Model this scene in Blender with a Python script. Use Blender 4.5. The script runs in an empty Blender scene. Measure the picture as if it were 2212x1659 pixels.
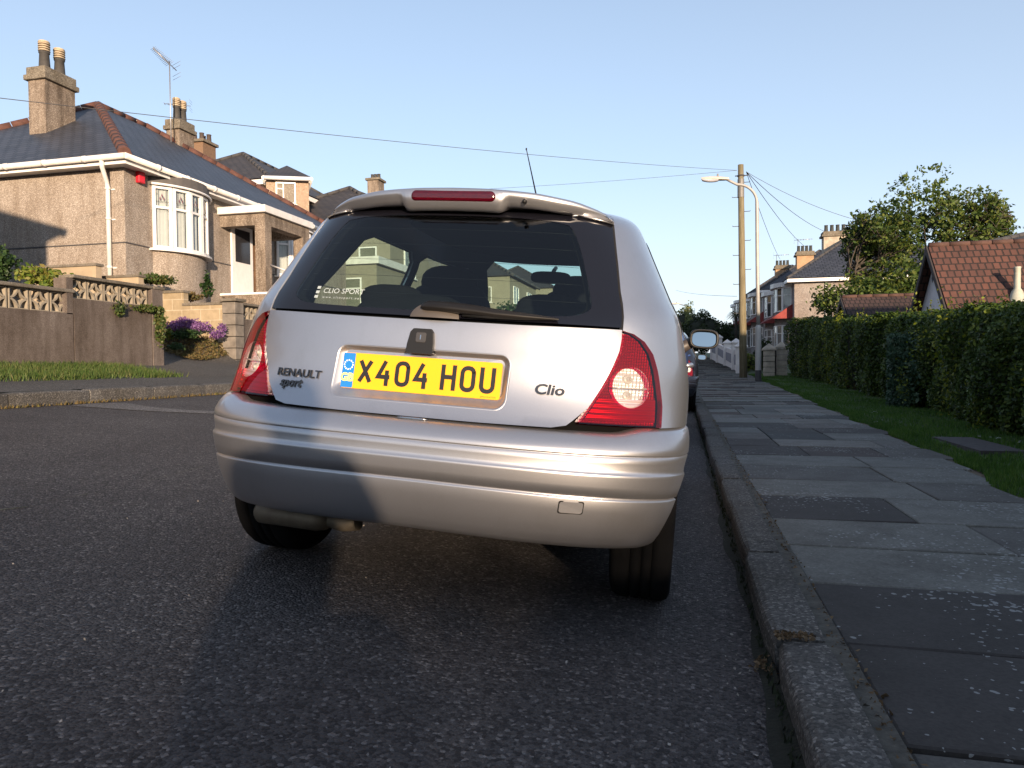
import bpy, math, random
import numpy as np
from math import sin, cos, pi, atan2, sqrt, radians, tan, copysign
from mathutils import Vector, Matrix
from mathutils.geometry import delaunay_2d_cdt
random.seed(7); rng = np.random.default_rng(11)
S = bpy.context.scene
COL = S.collection
# ------------------------------------------------------------ camera, sky, sun, exposure
FPX, VX, HY, ROLL = 1540.0, 1472.0, 789.5, 0.009      # measured on a 2212 x 1659 view of the photograph
yaw = math.atan((VX - 1106) / FPX); pitch = math.atan((829.5 - HY) / FPX)
CF = Vector((-sin(yaw)*cos(pitch), cos(yaw)*cos(pitch), -sin(pitch)))
_R = Vector((cos(yaw), sin(yaw), 0)); _U = _R.cross(CF)
CR = _R*cos(ROLL) - _U*sin(ROLL); CU = _R*sin(ROLL) + _U*cos(ROLL)
CAM = Vector((0, 0, .81))
cd = bpy.data.cameras.new('camera'); cam = bpy.data.objects.new('camera', cd); COL.objects.link(cam)
cd.sensor_width = 36; cd.lens = FPX/2212*36; cd.clip_end = 2000; cd.clip_start = .05
m = Matrix((CR, CU, -CF)).transposed().to_4x4(); m.translation = CAM; cam.matrix_world = m
S.camera = cam
SUN_AZ, SUN_EL = 153.0, 8.5
w = bpy.data.worlds.new('World'); S.world = w; w.use_nodes = True
sk = w.node_tree.nodes.new('ShaderNodeTexSky'); sk.sky_type = 'NISHITA'; sk.sun_disc = False
sk.sun_elevation = radians(SUN_EL); sk.sun_rotation = radians(SUN_AZ)
sk.air_density = 1.0; sk.dust_density = .6; sk.ozone_density = 2.2
hz_ = w.node_tree.nodes.new('ShaderNodeMix'); hz_.data_type = 'RGBA'; hz_.inputs[0].default_value = .36; hz_.inputs[7].default_value = (3.7, 4.0, 4.75, 1)   # thin pale air over the whole sky
tcw = w.node_tree.nodes.new('ShaderNodeTexCoord'); spw = w.node_tree.nodes.new('ShaderNodeSeparateXYZ'); w.node_tree.links.new(tcw.outputs['Generated'], spw.inputs[0])
rw_ = w.node_tree.nodes.new('ShaderNodeValToRGB'); w.node_tree.links.new(spw.outputs[2], rw_.inputs[0]); w.node_tree.links.new(rw_.outputs[0], hz_.inputs[0])
for i_, (p_, c_) in enumerate([(0., .82), (.10, .66), (.25, .42), (.5, .28)]):
    e_ = rw_.color_ramp.elements[i_] if i_ < 2 else rw_.color_ramp.elements.new(p_)
    e_.position = p_; e_.color = (c_, c_, c_, 1)
w.node_tree.links.new(sk.outputs[0], hz_.inputs[6]); w.node_tree.links.new(hz_.outputs[2], w.node_tree.nodes['Background'].inputs[0])
w.node_tree.nodes['Background'].inputs[1].default_value = .115
sl = bpy.data.lights.new('sun', 'SUN'); sl.energy = 4.3; sl.angle = radians(1.2); sl.color = (1, .76, .53)
so = bpy.data.objects.new('sun', sl); COL.objects.link(so)
sd = Vector((sin(radians(SUN_AZ))*cos(radians(SUN_EL)), cos(radians(SUN_AZ))*cos(radians(SUN_EL)), sin(radians(SUN_EL))))
so.rotation_euler = sd.to_track_quat('Z', 'Y').to_euler(); so.location = sd*50
S.view_settings.view_transform = 'Standard'; S.view_settings.look = 'None'; S.view_settings.exposure = 1.15; S.view_settings.gamma = 1
S.render.engine = 'CYCLES'; S.cycles.max_bounces = 8; S.cycles.transparent_max_bounces = 16; S.cycles.use_denoising = True

def ray(u, v): return CF + CR*((u-1106)/FPX) - CU*((v-829.5)/FPX)
def at_x(u, v, x): d = ray(u, v); return CAM + d*((x-CAM.x)/d.x)
def at_y(u, v, y): d = ray(u, v); return CAM + d*((y-CAM.y)/d.y)
def at_z(u, v, z): d = ray(u, v); return CAM + d*((z-CAM.z)/d.z)
def gz(y): y = min(y, 95); return .0 if y < 14 else .017*(y-14) + .00018*(y-14)**2   # the street climbs gently in the distance

# ------------------------------------------------------------ materials
MATS = {}
def newmat(name):
    m = bpy.data.materials.new(name); m.use_nodes = True; nt = m.node_tree
    return m, nt, nt.nodes['Principled BSDF']
def N(nt, t, **k):
    n = nt.nodes.new(t)
    for a, b in k.items():
        if a[0] == '_': setattr(n, a[1:], b)
        else: n.inputs[a].default_value = b
    return n
def ramp(nt, fac, stops):
    r = nt.nodes.new('ShaderNodeValToRGB'); e = r.color_ramp.elements
    while len(e) < len(stops): e.new(.5)
    for i, (p, c) in enumerate(stops): e[i].position = p; e[i].color = (*c, 1) if len(c) == 3 else c
    nt.links.new(fac, r.inputs[0]); return r.outputs[0]
def mixc(nt, fac, a, b, mode='MIX'):
    n = nt.nodes.new('ShaderNodeMix'); n.data_type = 'RGBA'; n.blend_type = mode
    if isinstance(fac, float): n.inputs[0].default_value = fac
    else: nt.links.new(fac, n.inputs[0])
    for i, s in ((6, a), (7, b)):
        if isinstance(s, tuple): n.inputs[i].default_value = (*s, 1)
        else: nt.links.new(s, n.inputs[i])
    return n.outputs[2]
def bump(nt, h, bs, strength=.3, dist=.01):
    b = N(nt, 'ShaderNodeBump', Strength=strength, Distance=dist); nt.links.new(h, b.inputs['Height']); nt.links.new(b.outputs[0], bs.inputs['Normal'])
def coords(nt, scale=(1, 1, 1), kind='Object'):
    tc = nt.nodes.new('ShaderNodeTexCoord')
    mp = nt.nodes.new('ShaderNodeMapping'); mp.inputs['Scale'].default_value = scale
    nt.links.new(tc.outputs[kind], mp.inputs[0]); return mp.outputs[0]
def noise(nt, v, scale, detail=4, rough=.6):
    n = N(nt, 'ShaderNodeTexNoise', Scale=scale, Detail=detail, Roughness=rough); nt.links.new(v, n.inputs['Vector']); return n.outputs[0]
def plain(name, c, rough=.5, metal=0., coat=0., var=.12, scale=9., bmp=0., bscale=60., spec=.5):
    if name in MATS: return MATS[name]
    m, nt, b = newmat(name); v = coords(nt)
    f = noise(nt, v, scale, 5)
    lo = tuple(x*(1-var) for x in c); hi = tuple(min(1, x*(1+var)) for x in c)
    nt.links.new(ramp(nt, f, [(.3, lo), (.7, hi)]), b.inputs['Base Color'])
    b.inputs['Roughness'].default_value = rough; b.inputs['Metallic'].default_value = metal; b.inputs['Coat Weight'].default_value = coat; b.inputs['Specular IOR Level'].default_value = spec
    if bmp: bump(nt, noise(nt, v, bscale, 3), b, bmp, .004)
    MATS[name] = m; return m
def speckle(name, dark, mid, light, scale, rough=.85, bstr=.6, bdist=.004, patch=None, kind='Object', big=.5, pos=(.25, .55, .8), streak=0.):
    """stone chips / pebbledash: cells with their own tone, plus large soft patches"""
    if name in MATS: return MATS[name]
    m, nt, b = newmat(name); v = coords(nt, kind=kind)
    vo = N(nt, 'ShaderNodeTexVoronoi', Scale=scale, Randomness=1.0); nt.links.new(v, vo.inputs['Vector'])
    sp = nt.nodes.new('ShaderNodeSeparateColor'); nt.links.new(vo.outputs['Color'], sp.inputs[0])
    c = ramp(nt, sp.outputs[0], [(pos[0], dark), (pos[1], mid), (pos[2], mid), (.97, light)])
    c = mixc(nt, 1., c, ramp(nt, noise(nt, v, scale*2.7, 2), [(.3, (.72, .72, .72)), (.7, (1.25, 1.25, 1.25))]), 'MULTIPLY')
    n2 = noise(nt, v, big, 6, .65)
    c = mixc(nt, ramp(nt, n2, [(.35, (0, 0, 0)), (.65, (1, 1, 1))]), c, mixc(nt, 1.0, c, patch or (.78, .76, .75), 'MULTIPLY'))
    if streak:
        n3 = noise(nt, coords(nt, (2.2, 2.2, .35)), 2.4, 7, .7); k = 1-streak; c = mixc(nt, 1., c, ramp(nt, n3, [(.36, (k, k*.96, k*.92)), (.56, (1, 1, 1))]), 'MULTIPLY')
    nt.links.new(c, b.inputs['Base Color']); b.inputs['Roughness'].default_value = rough; b.inputs['Specular IOR Level'].default_value = .35
    ds = nt.nodes.new('ShaderNodeMath'); ds.operation = 'SUBTRACT'; ds.inputs[0].default_value = 1; nt.links.new(vo.outputs['Distance'], ds.inputs[1])
    bump(nt, ds.outputs[0], b, bstr, bdist)
    MATS[name] = m; return m
def banded(name, c1, c2, cline, axis, pitch_, rough=.6, off=0., wl=.06, tile=None, bstr=.5):
    """slates/tiles: courses along the slope, staggered joints, each piece a tone of its own. uses UV: u across, v down the slope, metres"""
    if name in MATS: return MATS[name]
    m, nt, b = newmat(name); v = coords(nt, kind='UV')
    br = nt.nodes.new('ShaderNodeTexBrick'); nt.links.new(v, br.inputs['Vector'])
    br.inputs['Scale'].default_value = 1; br.inputs['Brick Width'].default_value = tile or pitch_*1.3; br.inputs['Row Height'].default_value = pitch_
    br.inputs['Mortar Size'].default_value = wl*pitch_; br.inputs['Mortar Smooth'].default_value = .3; br.inputs['Bias'].default_value = 0
    br.inputs['Color1'].default_value = (*c1, 1); br.inputs['Color2'].default_value = (*c2, 1); br.inputs['Mortar'].default_value = (*cline, 1)
    n2 = noise(nt, v, .9, 6, .7)
    c = mixc(nt, ramp(nt, n2, [(.42, (0, 0, 0)), (.72, (1, 1, 1))]), br.outputs[0], mixc(nt, 1.0, br.outputs[0], (.62, .62, .58), 'MULTIPLY'))
    nt.links.new(c, b.inputs['Base Color']); b.inputs['Roughness'].default_value = rough
    # each course is a small wedge: height saws down the slope
    sx = nt.nodes.new('ShaderNodeSeparateXYZ'); nt.links.new(v, sx.inputs[0])
    mm = nt.nodes.new('ShaderNodeMath'); mm.operation = 'DIVIDE'; nt.links.new(sx.outputs[1], mm.inputs[0]); mm.inputs[1].default_value = pitch_
    fr = nt.nodes.new('ShaderNodeMath'); fr.operation = 'FRACT'; nt.links.new(mm.outputs[0], fr.inputs[0])
    sb = nt.nodes.new('ShaderNodeMath'); sb.operation = 'SUBTRACT'; nt.links.new(fr.outputs[0], sb.inputs[0]); nt.links.new(br.outputs['Fac'], sb.inputs[1])
    bump(nt, sb.outputs[0], b, bstr, .012)
    MATS[name] = m; return m
def leafmat(name, cols, rough=.55, trans=.25):
    if name in MATS: return MATS[name]
    m, nt, b = newmat(name); g = nt.nodes.new('ShaderNodeNewGeometry')
    v = coords(nt); n2 = noise(nt, v, 1.6, 3)
    ad = nt.nodes.new('ShaderNodeMath'); ad.operation = 'MULTIPLY_ADD'; nt.links.new(n2, ad.inputs[0]); ad.inputs[1].default_value = 1.1; ad.inputs[2].default_value = -.3
    av = nt.nodes.new('ShaderNodeMath'); av.operation = 'ADD'; nt.links.new(g.outputs['Random Per Island'], av.inputs[0]); nt.links.new(ad.outputs[0], av.inputs[1])
    hf = nt.nodes.new('ShaderNodeMath'); hf.operation = 'MULTIPLY'; nt.links.new(av.outputs[0], hf.inputs[0]); hf.inputs[1].default_value = .62
    k = len(cols)
    nt.links.new(ramp(nt, hf.outputs[0], [(.1+.8*i/(k-1), c) for i, c in enumerate(cols)]), b.inputs['Base Color'])
    b.inputs['Roughness'].default_value = rough; b.inputs['Specular IOR Level'].default_value = .3
    tr = nt.nodes.new('ShaderNodeBsdfTranslucent'); nt.links.new(b.inputs['Base Color'].links[0].from_socket, tr.inputs[0])
    mx = nt.nodes.new('ShaderNodeMixShader'); mx.inputs[0].default_value = trans
    nt.links.new(b.outputs[0], mx.inputs[1]); nt.links.new(tr.outputs[0], mx.inputs[2]); nt.links.new(mx.outputs[0], nt.nodes['Material Output'].inputs[0])
    MATS[name] = m; return m
def glassmat(name, tint=(.6, .7, .68), refl=1.0, ior=1.5):
    if name in MATS: return MATS[name]
    m, nt, b = newmat(name); nt.nodes.remove(b)
    t = nt.nodes.new('ShaderNodeBsdfTransparent'); t.inputs[0].default_value = (*tint, 1)
    g = nt.nodes.new('ShaderNodeBsdfGlossy'); g.inputs['Roughness'].default_value = .01; g.inputs[0].default_value = (refl, refl, refl, 1)
    f = N(nt, 'ShaderNodeFresnel', IOR=ior); ge = nt.nodes.new('ShaderNodeNewGeometry'); io = nt.nodes.new('ShaderNodeMath'); io.operation = 'MULTIPLY_ADD'
    nt.links.new(ge.outputs['Backfacing'], io.inputs[0]); io.inputs[1].default_value = 1/ior-ior; io.inputs[2].default_value = ior; nt.links.new(io.outputs[0], f.inputs['IOR']); mx = nt.nodes.new('ShaderNodeMixShader')
    nt.links.new(f.outputs[0], mx.inputs[0]); nt.links.new(t.outputs[0], mx.inputs[1]); nt.links.new(g.outputs[0], mx.inputs[2])
    nt.links.new(mx.outputs[0], nt.nodes['Material Output'].inputs[0]); MATS[name] = m; return m

# ------------------------------------------------------------ mesh building
class MB:
    def __init__(s): s.v = []; s.f = []; s.m = []; s.uv = []; s.sm = []
    def face(s, pts, mat=0, uv=None, smooth=False):
        i = len(s.v); s.v += [tuple(p) for p in pts]; s.f.append(list(range(i, i+len(pts)))); s.m.append(mat); s.uv.append(uv); s.sm.append(smooth)
    def box(s, x0, x1, y0, y1, z0, z1, mat=0, M=None):
        if x0 > x1: x0, x1 = x1, x0
        if y0 > y1: y0, y1 = y1, y0
        if z0 > z1: z0, z1 = z1, z0
        P = [Vector((x, y, z)) for x in (x0, x1) for y in (y0, y1) for z in (z0, z1)]
        if M is not None: P = [M @ p for p in P]
        i = len(s.v); s.v += [tuple(p) for p in P]
        for q in ((0, 1, 3, 2), (4, 6, 7, 5), (0, 4, 5, 1), (2, 3, 7, 6), (0, 2, 6, 4), (1, 5, 7, 3)):
            s.f.append([i+k for k in q]); s.m.append(mat); s.uv.append(None); s.sm.append(False)
        return s
    def prism(s, pts, d, mat=0, smooth=False):
        """polygon pts (3D list) swept by vector d"""
        n = len(pts); d = Vector(d); i = len(s.v); A = [Vector(p) for p in pts]
        s.v += [tuple(p) for p in A] + [tuple(p+d) for p in A]
        s.f.append([i+k for k in range(n)][::-1]); s.f.append([i+n+k for k in range(n)]); s.m += [mat]*2; s.uv += [None]*2; s.sm += [False]*2
        for k in range(n):
            j = (k+1) % n; s.f.append([i+k, i+j, i+n+j, i+n+k]); s.m.append(mat); s.uv.append(None); s.sm.append(smooth)
        return s
    def tube(s, pts, r, seg=8, mat=0, cap=True, closed=False):
        P = [Vector(p) for p in pts]; n = len(P); rr = r if isinstance(r, (list, tuple)) else [r]*n
        i0 = len(s.v); up = None
        for k in range(n):
            t = (P[(k+1) % n]-P[k-1]) if closed else (P[min(k+1, n-1)]-P[max(k-1, 0)])
            t.normalize()
            if up is None:
                a = Vector((0, 0, 1)) if abs(t.z) < .9 else Vector((1, 0, 0)); up = (a - t*a.dot(t)).normalized()
            else: up = (up - t*up.dot(t)).normalized()
            b = t.cross(up)
            for q in range(seg):
                a = 2*pi*q/seg; s.v.append(tuple(P[k] + (up*cos(a)+b*sin(a))*rr[k]))
        for k in range(n if closed else n-1):
            for q in range(seg):
                a, b = i0+k*seg+q, i0+k*seg+(q+1) % seg; c, d = i0+((k+1) % n)*seg+(q+1) % seg, i0+((k+1) % n)*seg+q
                s.f.append([a, b, c, d]); s.m.append(mat); s.uv.append(None); s.sm.append(True)
        if cap and not closed:
            s.f.append([i0+q for q in range(seg)][::-1]); s.f.append([i0+(n-1)*seg+q for q in range(seg)]); s.m += [mat]*2; s.uv += [None]*2; s.sm += [False]*2
        return s
    def lathe(s, prof, c, seg=20, mat=0, axis='z', smooth=True, M=None):
        c = Vector(c); i0 = len(s.v)
        for r, h in prof:
            for q in range(seg):
                a = 2*pi*q/seg; p = Vector((r*cos(a), r*sin(a), h))
                if axis == 'x': p = Vector((p.z, p.x, p.y))
                if axis == 'y': p = Vector((p.x, p.z, p.y))
                if M is not None: p = M @ p
                s.v.append(tuple(p+c))
        n = len(prof)
        for k in range(n-1):
            for q in range(seg):
                a, b = i0+k*seg+q, i0+k*seg+(q+1) % seg
                s.f.append([a, b, b+seg, a+seg]); s.m.append(mat); s.uv.append(None); s.sm.append(smooth)
        return s
    def grid(s, G, mat=0, smooth=True, uvs=None, flip=False):
        nr, nc = len(G), len(G[0]); i0 = len(s.v)
        for row in G: s.v += [tuple(p) for p in row]
        for a in range(nr-1):
            for b in range(nc-1):
                q = [i0+a*nc+b, i0+a*nc+b+1, i0+(a+1)*nc+b+1, i0+(a+1)*nc+b]
                if flip: q.reverse()
                s.f.append(q); s.m.append(mat); s.sm.append(smooth); s.uv.append(None)
        return s
    def build(s, name, mats, parent=None, bevel=0., out=None, recalc=True):
        me = bpy.data.meshes.new(name); me.from_pydata(s.v, [], s.f)
        if not isinstance(mats, (list, tuple)): mats = [mats]
        for mm in mats: me.materials.append(mm)
        me.polygons.foreach_set('material_index', s.m); me.polygons.foreach_set('use_smooth', s.sm)
        if any(u is not None for u in s.uv):
            ul = me.uv_layers.new(name='UVMap'); k = 0
            for p, u in zip(me.polygons, s.uv):
                for j, li in enumerate(p.loop_indices):
                    ul.data[li].uv = u[j] if u is not None else (0, 0)
        me.update()
        if recalc:
            import bmesh
            bm = bmesh.new(); bm.from_mesh(me); bmesh.ops.recalc_face_normals(bm, faces=bm.faces)
            if out is not None:
                c = Vector(out); t = sum(f.normal.dot(f.calc_center_median()-c)*f.calc_area() for f in bm.faces)
                if t < 0: bmesh.ops.reverse_faces(bm, faces=bm.faces)
            bm.to_mesh(me); bm.free()
        o = bpy.data.objects.new(name, me); COL.objects.link(o)
        if bevel:
            md = o.modifiers.new('bevel', 'BEVEL'); md.width = bevel; md.segments = 2; md.limit_method = 'ANGLE'; md.angle_limit = radians(40)
        if parent is not None: o.parent = parent
        return o
def tag(o, label=None, cat=None, group=None, kind=None):
    if label: o['label'] = label
    if cat: o['category'] = cat
    if group: o['group'] = group
    if kind: o['kind'] = kind
    return o
def thing(name, label, cat, loc=(0, 0, 0), group=None, rot=None):
    o = bpy.data.objects.new(name, None); COL.objects.link(o); o.location = loc; o.empty_display_size = .2
    if rot is not None: o.rotation_euler = rot
    return tag(o, label, cat, group, 'thing')
def copy_tree(o, parent=None):
    c = o.copy(); COL.objects.link(c); c.parent = parent
    for ch in list(o.children): copy_tree(ch, c)
    return c
def leaves(name, P, size, mat, parent=None, nrm=None, droop=.0, aspect=.55, fold=True):
    """one mesh of small leaf quads at the points P (n x 3)"""
    P = np.asarray(P); n = len(P)
    d = rng.normal(size=(n, 3)); d /= np.linalg.norm(d, axis=1)[:, None]
    if nrm is not None: d = d*.75 + np.asarray(nrm)*.8; d /= np.linalg.norm(d, axis=1)[:, None]
    t = rng.normal(size=(n, 3)); t[:, 2] -= droop; t -= d*(t*d).sum(1)[:, None]; t /= np.linalg.norm(t, axis=1)[:, None]
    b = np.cross(d, t); sz = size*rng.uniform(.6, 1.35, size=(n, 1))
    a0 = P - t*sz; a1 = P + b*sz*aspect + d*sz*.15; a2 = P + t*sz; a3 = P - b*sz*aspect + d*sz*.15
    V = np.stack([a0, a1, a2, a3], 1).reshape(-1, 3)
    me = bpy.data.meshes.new(name); me.vertices.add(4*n); me.vertices.foreach_set('co', V.ravel())
    me.loops.add(4*n); me.loops.foreach_set('vertex_index', np.arange(4*n)); me.polygons.add(n)
    me.polygons.foreach_set('loop_start', np.arange(0, 4*n, 4)); me.polygons.foreach_set('loop_total', np.full(n, 4))
    me.update(calc_edges=True); me.validate(); me.materials.append(mat)
    o = bpy.data.objects.new(name, me); COL.objects.link(o)
    if parent is not None: o.parent = parent
    return o
def text_mesh(txt, size, extrude=.0, bold=0., shear=0., spacing=1.):
    """vertices and faces of a line of text, x right, y up, z out"""
    cu = bpy.data.curves.new('t', 'FONT'); cu.body = txt; cu.size = size; cu.extrude = extrude; cu.offset = bold; cu.shear = shear
    cu.space_character = spacing; cu.align_x = 'CENTER'; cu.resolution_u = 3
    o = bpy.data.objects.new('t', cu); COL.objects.link(o); dg = bpy.context.evaluated_depsgraph_get(); dg.update()
    me = bpy.data.meshes.new_from_object(o.evaluated_get(dg)); V = [tuple(v.co) for v in me.vertices]; F = [list(p.vertices) for p in me.polygons]
    bpy.data.objects.remove(o); bpy.data.curves.remove(cu); bpy.data.meshes.remove(me); return V, F
def rrect(x0, x1, z0, z1, r, n=6):
    out = []
    for cx, cz, a0 in ((x1-r, z1-r, 0), (x0+r, z1-r, 90), (x0+r, z0+r, 180), (x1-r, z0+r, 270)):
        for k in range(n+1):
            a = radians(a0+90*k/n); out.append((cx+r*cos(a), cz+r*sin(a)))
    return out
# ============================================================ THE SILVER HATCHBACK
AL = .078; CO = Vector((-.807, 1.873, .064)); DR = .457; U1 = .8*pi/2; LS = 2.0; UM = 2*U1+LS
def curve(tab, z):
    n = len(tab)
    if z <= tab[0][0]: return tab[0][1]
    if z >= tab[-1][0]: return tab[-1][1]
    i = max(j for j in range(n-1) if tab[j][0] <= z); h = tab[i+1][0]-tab[i][0]; t = (z-tab[i][0])/h
    def s(j):
        a, b = max(j-1, 0), min(j+1, n-1); return (tab[b][1]-tab[a][1])/(tab[b][0]-tab[a][0])
    m0, m1 = s(i)*h, s(i+1)*h
    return (2*t**3-3*t*t+1)*tab[i][1]+(t**3-2*t*t+t)*m0+(-2*t**3+3*t*t)*tab[i+1][1]+(t**3-t*t)*m1
TA = [(.15, .70), (.30, .740), (.45, .767), (.60, .777), (.75, .774), (.90, .742), (.95, .728), (1.0, .700), (1.15, .628), (1.30, .555), (1.38, .50)]
TR = [(.15, .10), (.25, .05), (.40, .01), (.55, .0), (.62, .05), (.70, .09), (.80, .115), (.90, .14), (.96, .17), (1.1, .25), (1.2, .312), (1.25, .355), (1.29, .46), (1.33, .66), (1.37, .98)]
TF = [(.15, 3.62), (.3, 3.76), (.45, 3.80), (.6, 3.78), (.7, 3.68), (.76, 3.45), (.84, 3.15), (.90, 2.98), (1.0, 2.84), (1.2, 2.50), (1.38, 2.08)]
TD = [(.15, .7), (.7, .75), (.9, .62), (1.38, .5)]
TN = [(.15, 3.), (.85, 3.), (1.1, 3.3), (1.38, 3.7)]
def sup(u, n): th = u/.8; s, c = sin(th), cos(th); rho = (abs(s)**n+abs(c)**n)**(-1/n); return rho*s, rho*c
def SP(u, z, off=0.):
    sg = copysign(1, u); au = abs(u); a = curve(TA, z)+off; r = curve(TR, z)-off; f = curve(TF, z)+off; d2 = curve(TD, z); n = curve(TN, z)
    if au <= U1: x, q = sup(au, n); return Vector((sg*a*x, r+DR-DR*q, z))
    if au <= U1+LS: return Vector((sg*a, r+DR+(au-U1)/LS*(f-d2-r-DR), z))
    x, q = sup(UM-au, 2.6); return Vector((sg*a*x, f-d2+d2*q, z))
def NRM(u, z):
    e = 2e-3; p = SP(u+e, z)-SP(u-e, z); q = SP(u, z+e)-SP(u, z-e); n = p.cross(q)
    n.normalize(); return n
def invY(Y, z):
    a = curve(TA, z); r = curve(TR, z); f = curve(TF, z); d2 = curve(TD, z); n = curve(TN, z)
    if Y < r+DR: q = max(0, min(1, (r+DR-Y)/DR)); s = (1-q**n)**(1/n); return .8*atan2(s, q)
    if Y < f-d2: return U1+LS*(Y-r-DR)/(f-d2-r-DR)
    q = min(1, (Y-f+d2)/d2); s = (1-q**2.6)**(1/2.6); return UM-.8*atan2(s, q)
def invX(X, z):
    a = curve(TA, z); n = curve(TN, z); s = min(.999, abs(X)/a); q = (1-s**n)**(1/n); return copysign(.8*atan2(s, q), X)
def w2c(P): P = P-CO; c, s = cos(AL), sin(AL); return Vector((c*P.x-s*P.z, P.y, s*P.x+c*P.z))
CORG = w2c(CAM)
def cray(u, v): d = ray(u, v); c, s = cos(AL), sin(AL); return Vector((c*d.x-s*d.z, d.y, s*d.x+c*d.z)).normalized()
def cpy(u, v, Y): d = cray(u, v); return CORG + d*((Y-CORG.y)/d.y)
def hitcar(u, v, off=0.):
    d = cray(u, v)
    def F(t):
        p = CORG+d*t; z = p.z; a = curve(TA, z)+off; r = curve(TR, z)-off; n = curve(TN, z); q = max(0, (r+DR-p.y)/DR)
        return (abs(p.x)/a)**n+q**n-1
    t = 1.2
    while F(t) > 0 and t < 7: t += .01
    lo, hi = t-.01, t
    for _ in range(25):
        mm = (lo+hi)/2
        if F(mm) < 0: hi = mm
        else: lo = mm
    p = CORG+d*hi; r = curve(TR, p.z)
    if p.y > r+DR: return (copysign(invY(p.y, p.z), p.x), p.z)
    return (.8*atan2(p.x/curve(TA, p.z), (r+DR-p.y)/DR), p.z)
def inpoly(p, poly):
    x, y = p; c = False; n = len(poly); j = n-1
    for i in range(n):
        xi, yi = poly[i]; xj, yj = poly[j]
        if (yi > y) != (yj > y) and x < (xj-xi)*(y-yi)/(yj-yi)+xi: c = not c
        j = i
    return c
def dens(poly, h):
    out = []
    for i in range(len(poly)):
        a, b = poly[i], poly[(i+1) % len(poly)]; n = max(1, int(math.hypot(b[0]-a[0], b[1]-a[1])/h+.999))
        out += [(a[0]+(b[0]-a[0])*k/n, a[1]+(b[1]-a[1])*k/n) for k in range(n)]
    return out
def smooth(poly, it=1, closed=True):
    for _ in range(it):
        q = []; n = len(poly)
        for i in range(n if closed else n-1):
            a, b = poly[i], poly[(i+1) % n]; q += [(a[0]*.75+b[0]*.25, a[1]*.75+b[1]*.25), (a[0]*.25+b[0]*.75, a[1]*.25+b[1]*.75)]
        poly = q if closed else [poly[0]]+q+[poly[-1]]
    return poly
def inset(poly, g):
    n = len(poly); A = sum(poly[i][0]*poly[(i+1) % n][1]-poly[(i+1) % n][0]*poly[i][1] for i in range(n)); s = 1 if A > 0 else -1; out = []
    for i in range(n):
        a, b, c = poly[i-1], poly[i], poly[(i+1) % n]; dx, dy = c[0]-a[0], c[1]-a[1]; L = math.hypot(dx, dy) or 1
        out.append((b[0]-s*dy/L*g, b[1]+s*dx/L*g))
    return out
def region(name, polys, mats, parent, h=.035, off=0., rim=.012, holes=(), fn=None, faces_mat=0, gap=.0):
    """part of the body surface inside each polygon (u, z), with its edges turned inwards"""
    V = []; Nn = []; Fc = []; Ln = []; fn = fn or (lambda u, z, o: SP(u, z, o))
    for poly in polys:
        if gap: poly = inset(poly, gap)
        poly = dens(poly, h); hs = [dens(q, h) for q in holes if inpoly(q[0], poly)]
        pts = list(poly); edges = [(i, (i+1) % len(poly)) for i in range(len(poly))]
        for q in hs: k = len(pts); pts += q; edges += [(k+i, k+(i+1) % len(q)) for i in range(len(q))]
        nb = len(pts); xs = [p[0] for p in poly]; zs = [p[1] for p in poly]
        bnd = np.array(pts); y = min(zs)+h*.5; row = 0
        while y < max(zs):
            x = min(xs)+(h*.5 if row % 2 else 0)
            while x < max(xs):
                if inpoly((x, y), poly) and not any(inpoly((x, y), q) for q in hs) and np.min(np.abs(bnd-(x, y)).sum(1)) > h*.55: pts.append((x, y))
                x += h
            y += h*.87; row += 1
        r = delaunay_2d_cdt([Vector(p) for p in pts], edges, [], 0, 1e-6)
        rv = [tuple(p) for p in r[0]]; i0 = len(V)
        for (a, b) in rv: V.append(tuple(fn(a, b, off))); Nn.append(tuple(NRM(a, b)))
        ecount = {}
        for t in r[2]:
            c = (sum(rv[i][0] for i in t)/len(t), sum(rv[i][1] for i in t)/len(t))
            if not inpoly(c, poly) or any(inpoly(c, q) for q in hs): continue
            Fc.append([i0+i for i in t]); Ln.append(None)
            for a, b in zip(t, t[1:]+t[:1]): ecount[(a, b)] = 1
        if rim:
            mp = {}
            for (a, b) in list(ecount):
                if (b, a) in ecount: continue
                for k in (a, b):
                    if k not in mp: mp[k] = len(V); V.append(tuple(fn(rv[k][0], rv[k][1], off-rim))); Nn.append((0, 0, 1))
                Fc.append([i0+b, i0+a, mp[a], mp[b]]); Ln.append(1)
    me = bpy.data.meshes.new(name); me.from_pydata(V, [], Fc)
    # outward orientation
    me.polygons.foreach_set('use_smooth', [l is None for l in Ln])
    for mm in (mats if isinstance(mats, (list, tuple)) else [mats]): me.materials.append(mm)
    me.update(); ln = []
    for p, l in zip(me.polygons, Ln):
        if l is None:
            s = 1 if Vector(Nn[p.vertices[0]]).dot(p.normal) > 0 else -1
            ln += [tuple(Vector(Nn[i])*s) for i in p.vertices]
        else: ln += [tuple(p.normal)]*len(p.vertices)
    me.normals_split_custom_set(ln)
    o = bpy.data.objects.new(name, me); COL.objects.link(o); o.parent = parent; return o
def mirror(poly): return [(-a, b) for a, b in poly][::-1]

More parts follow.
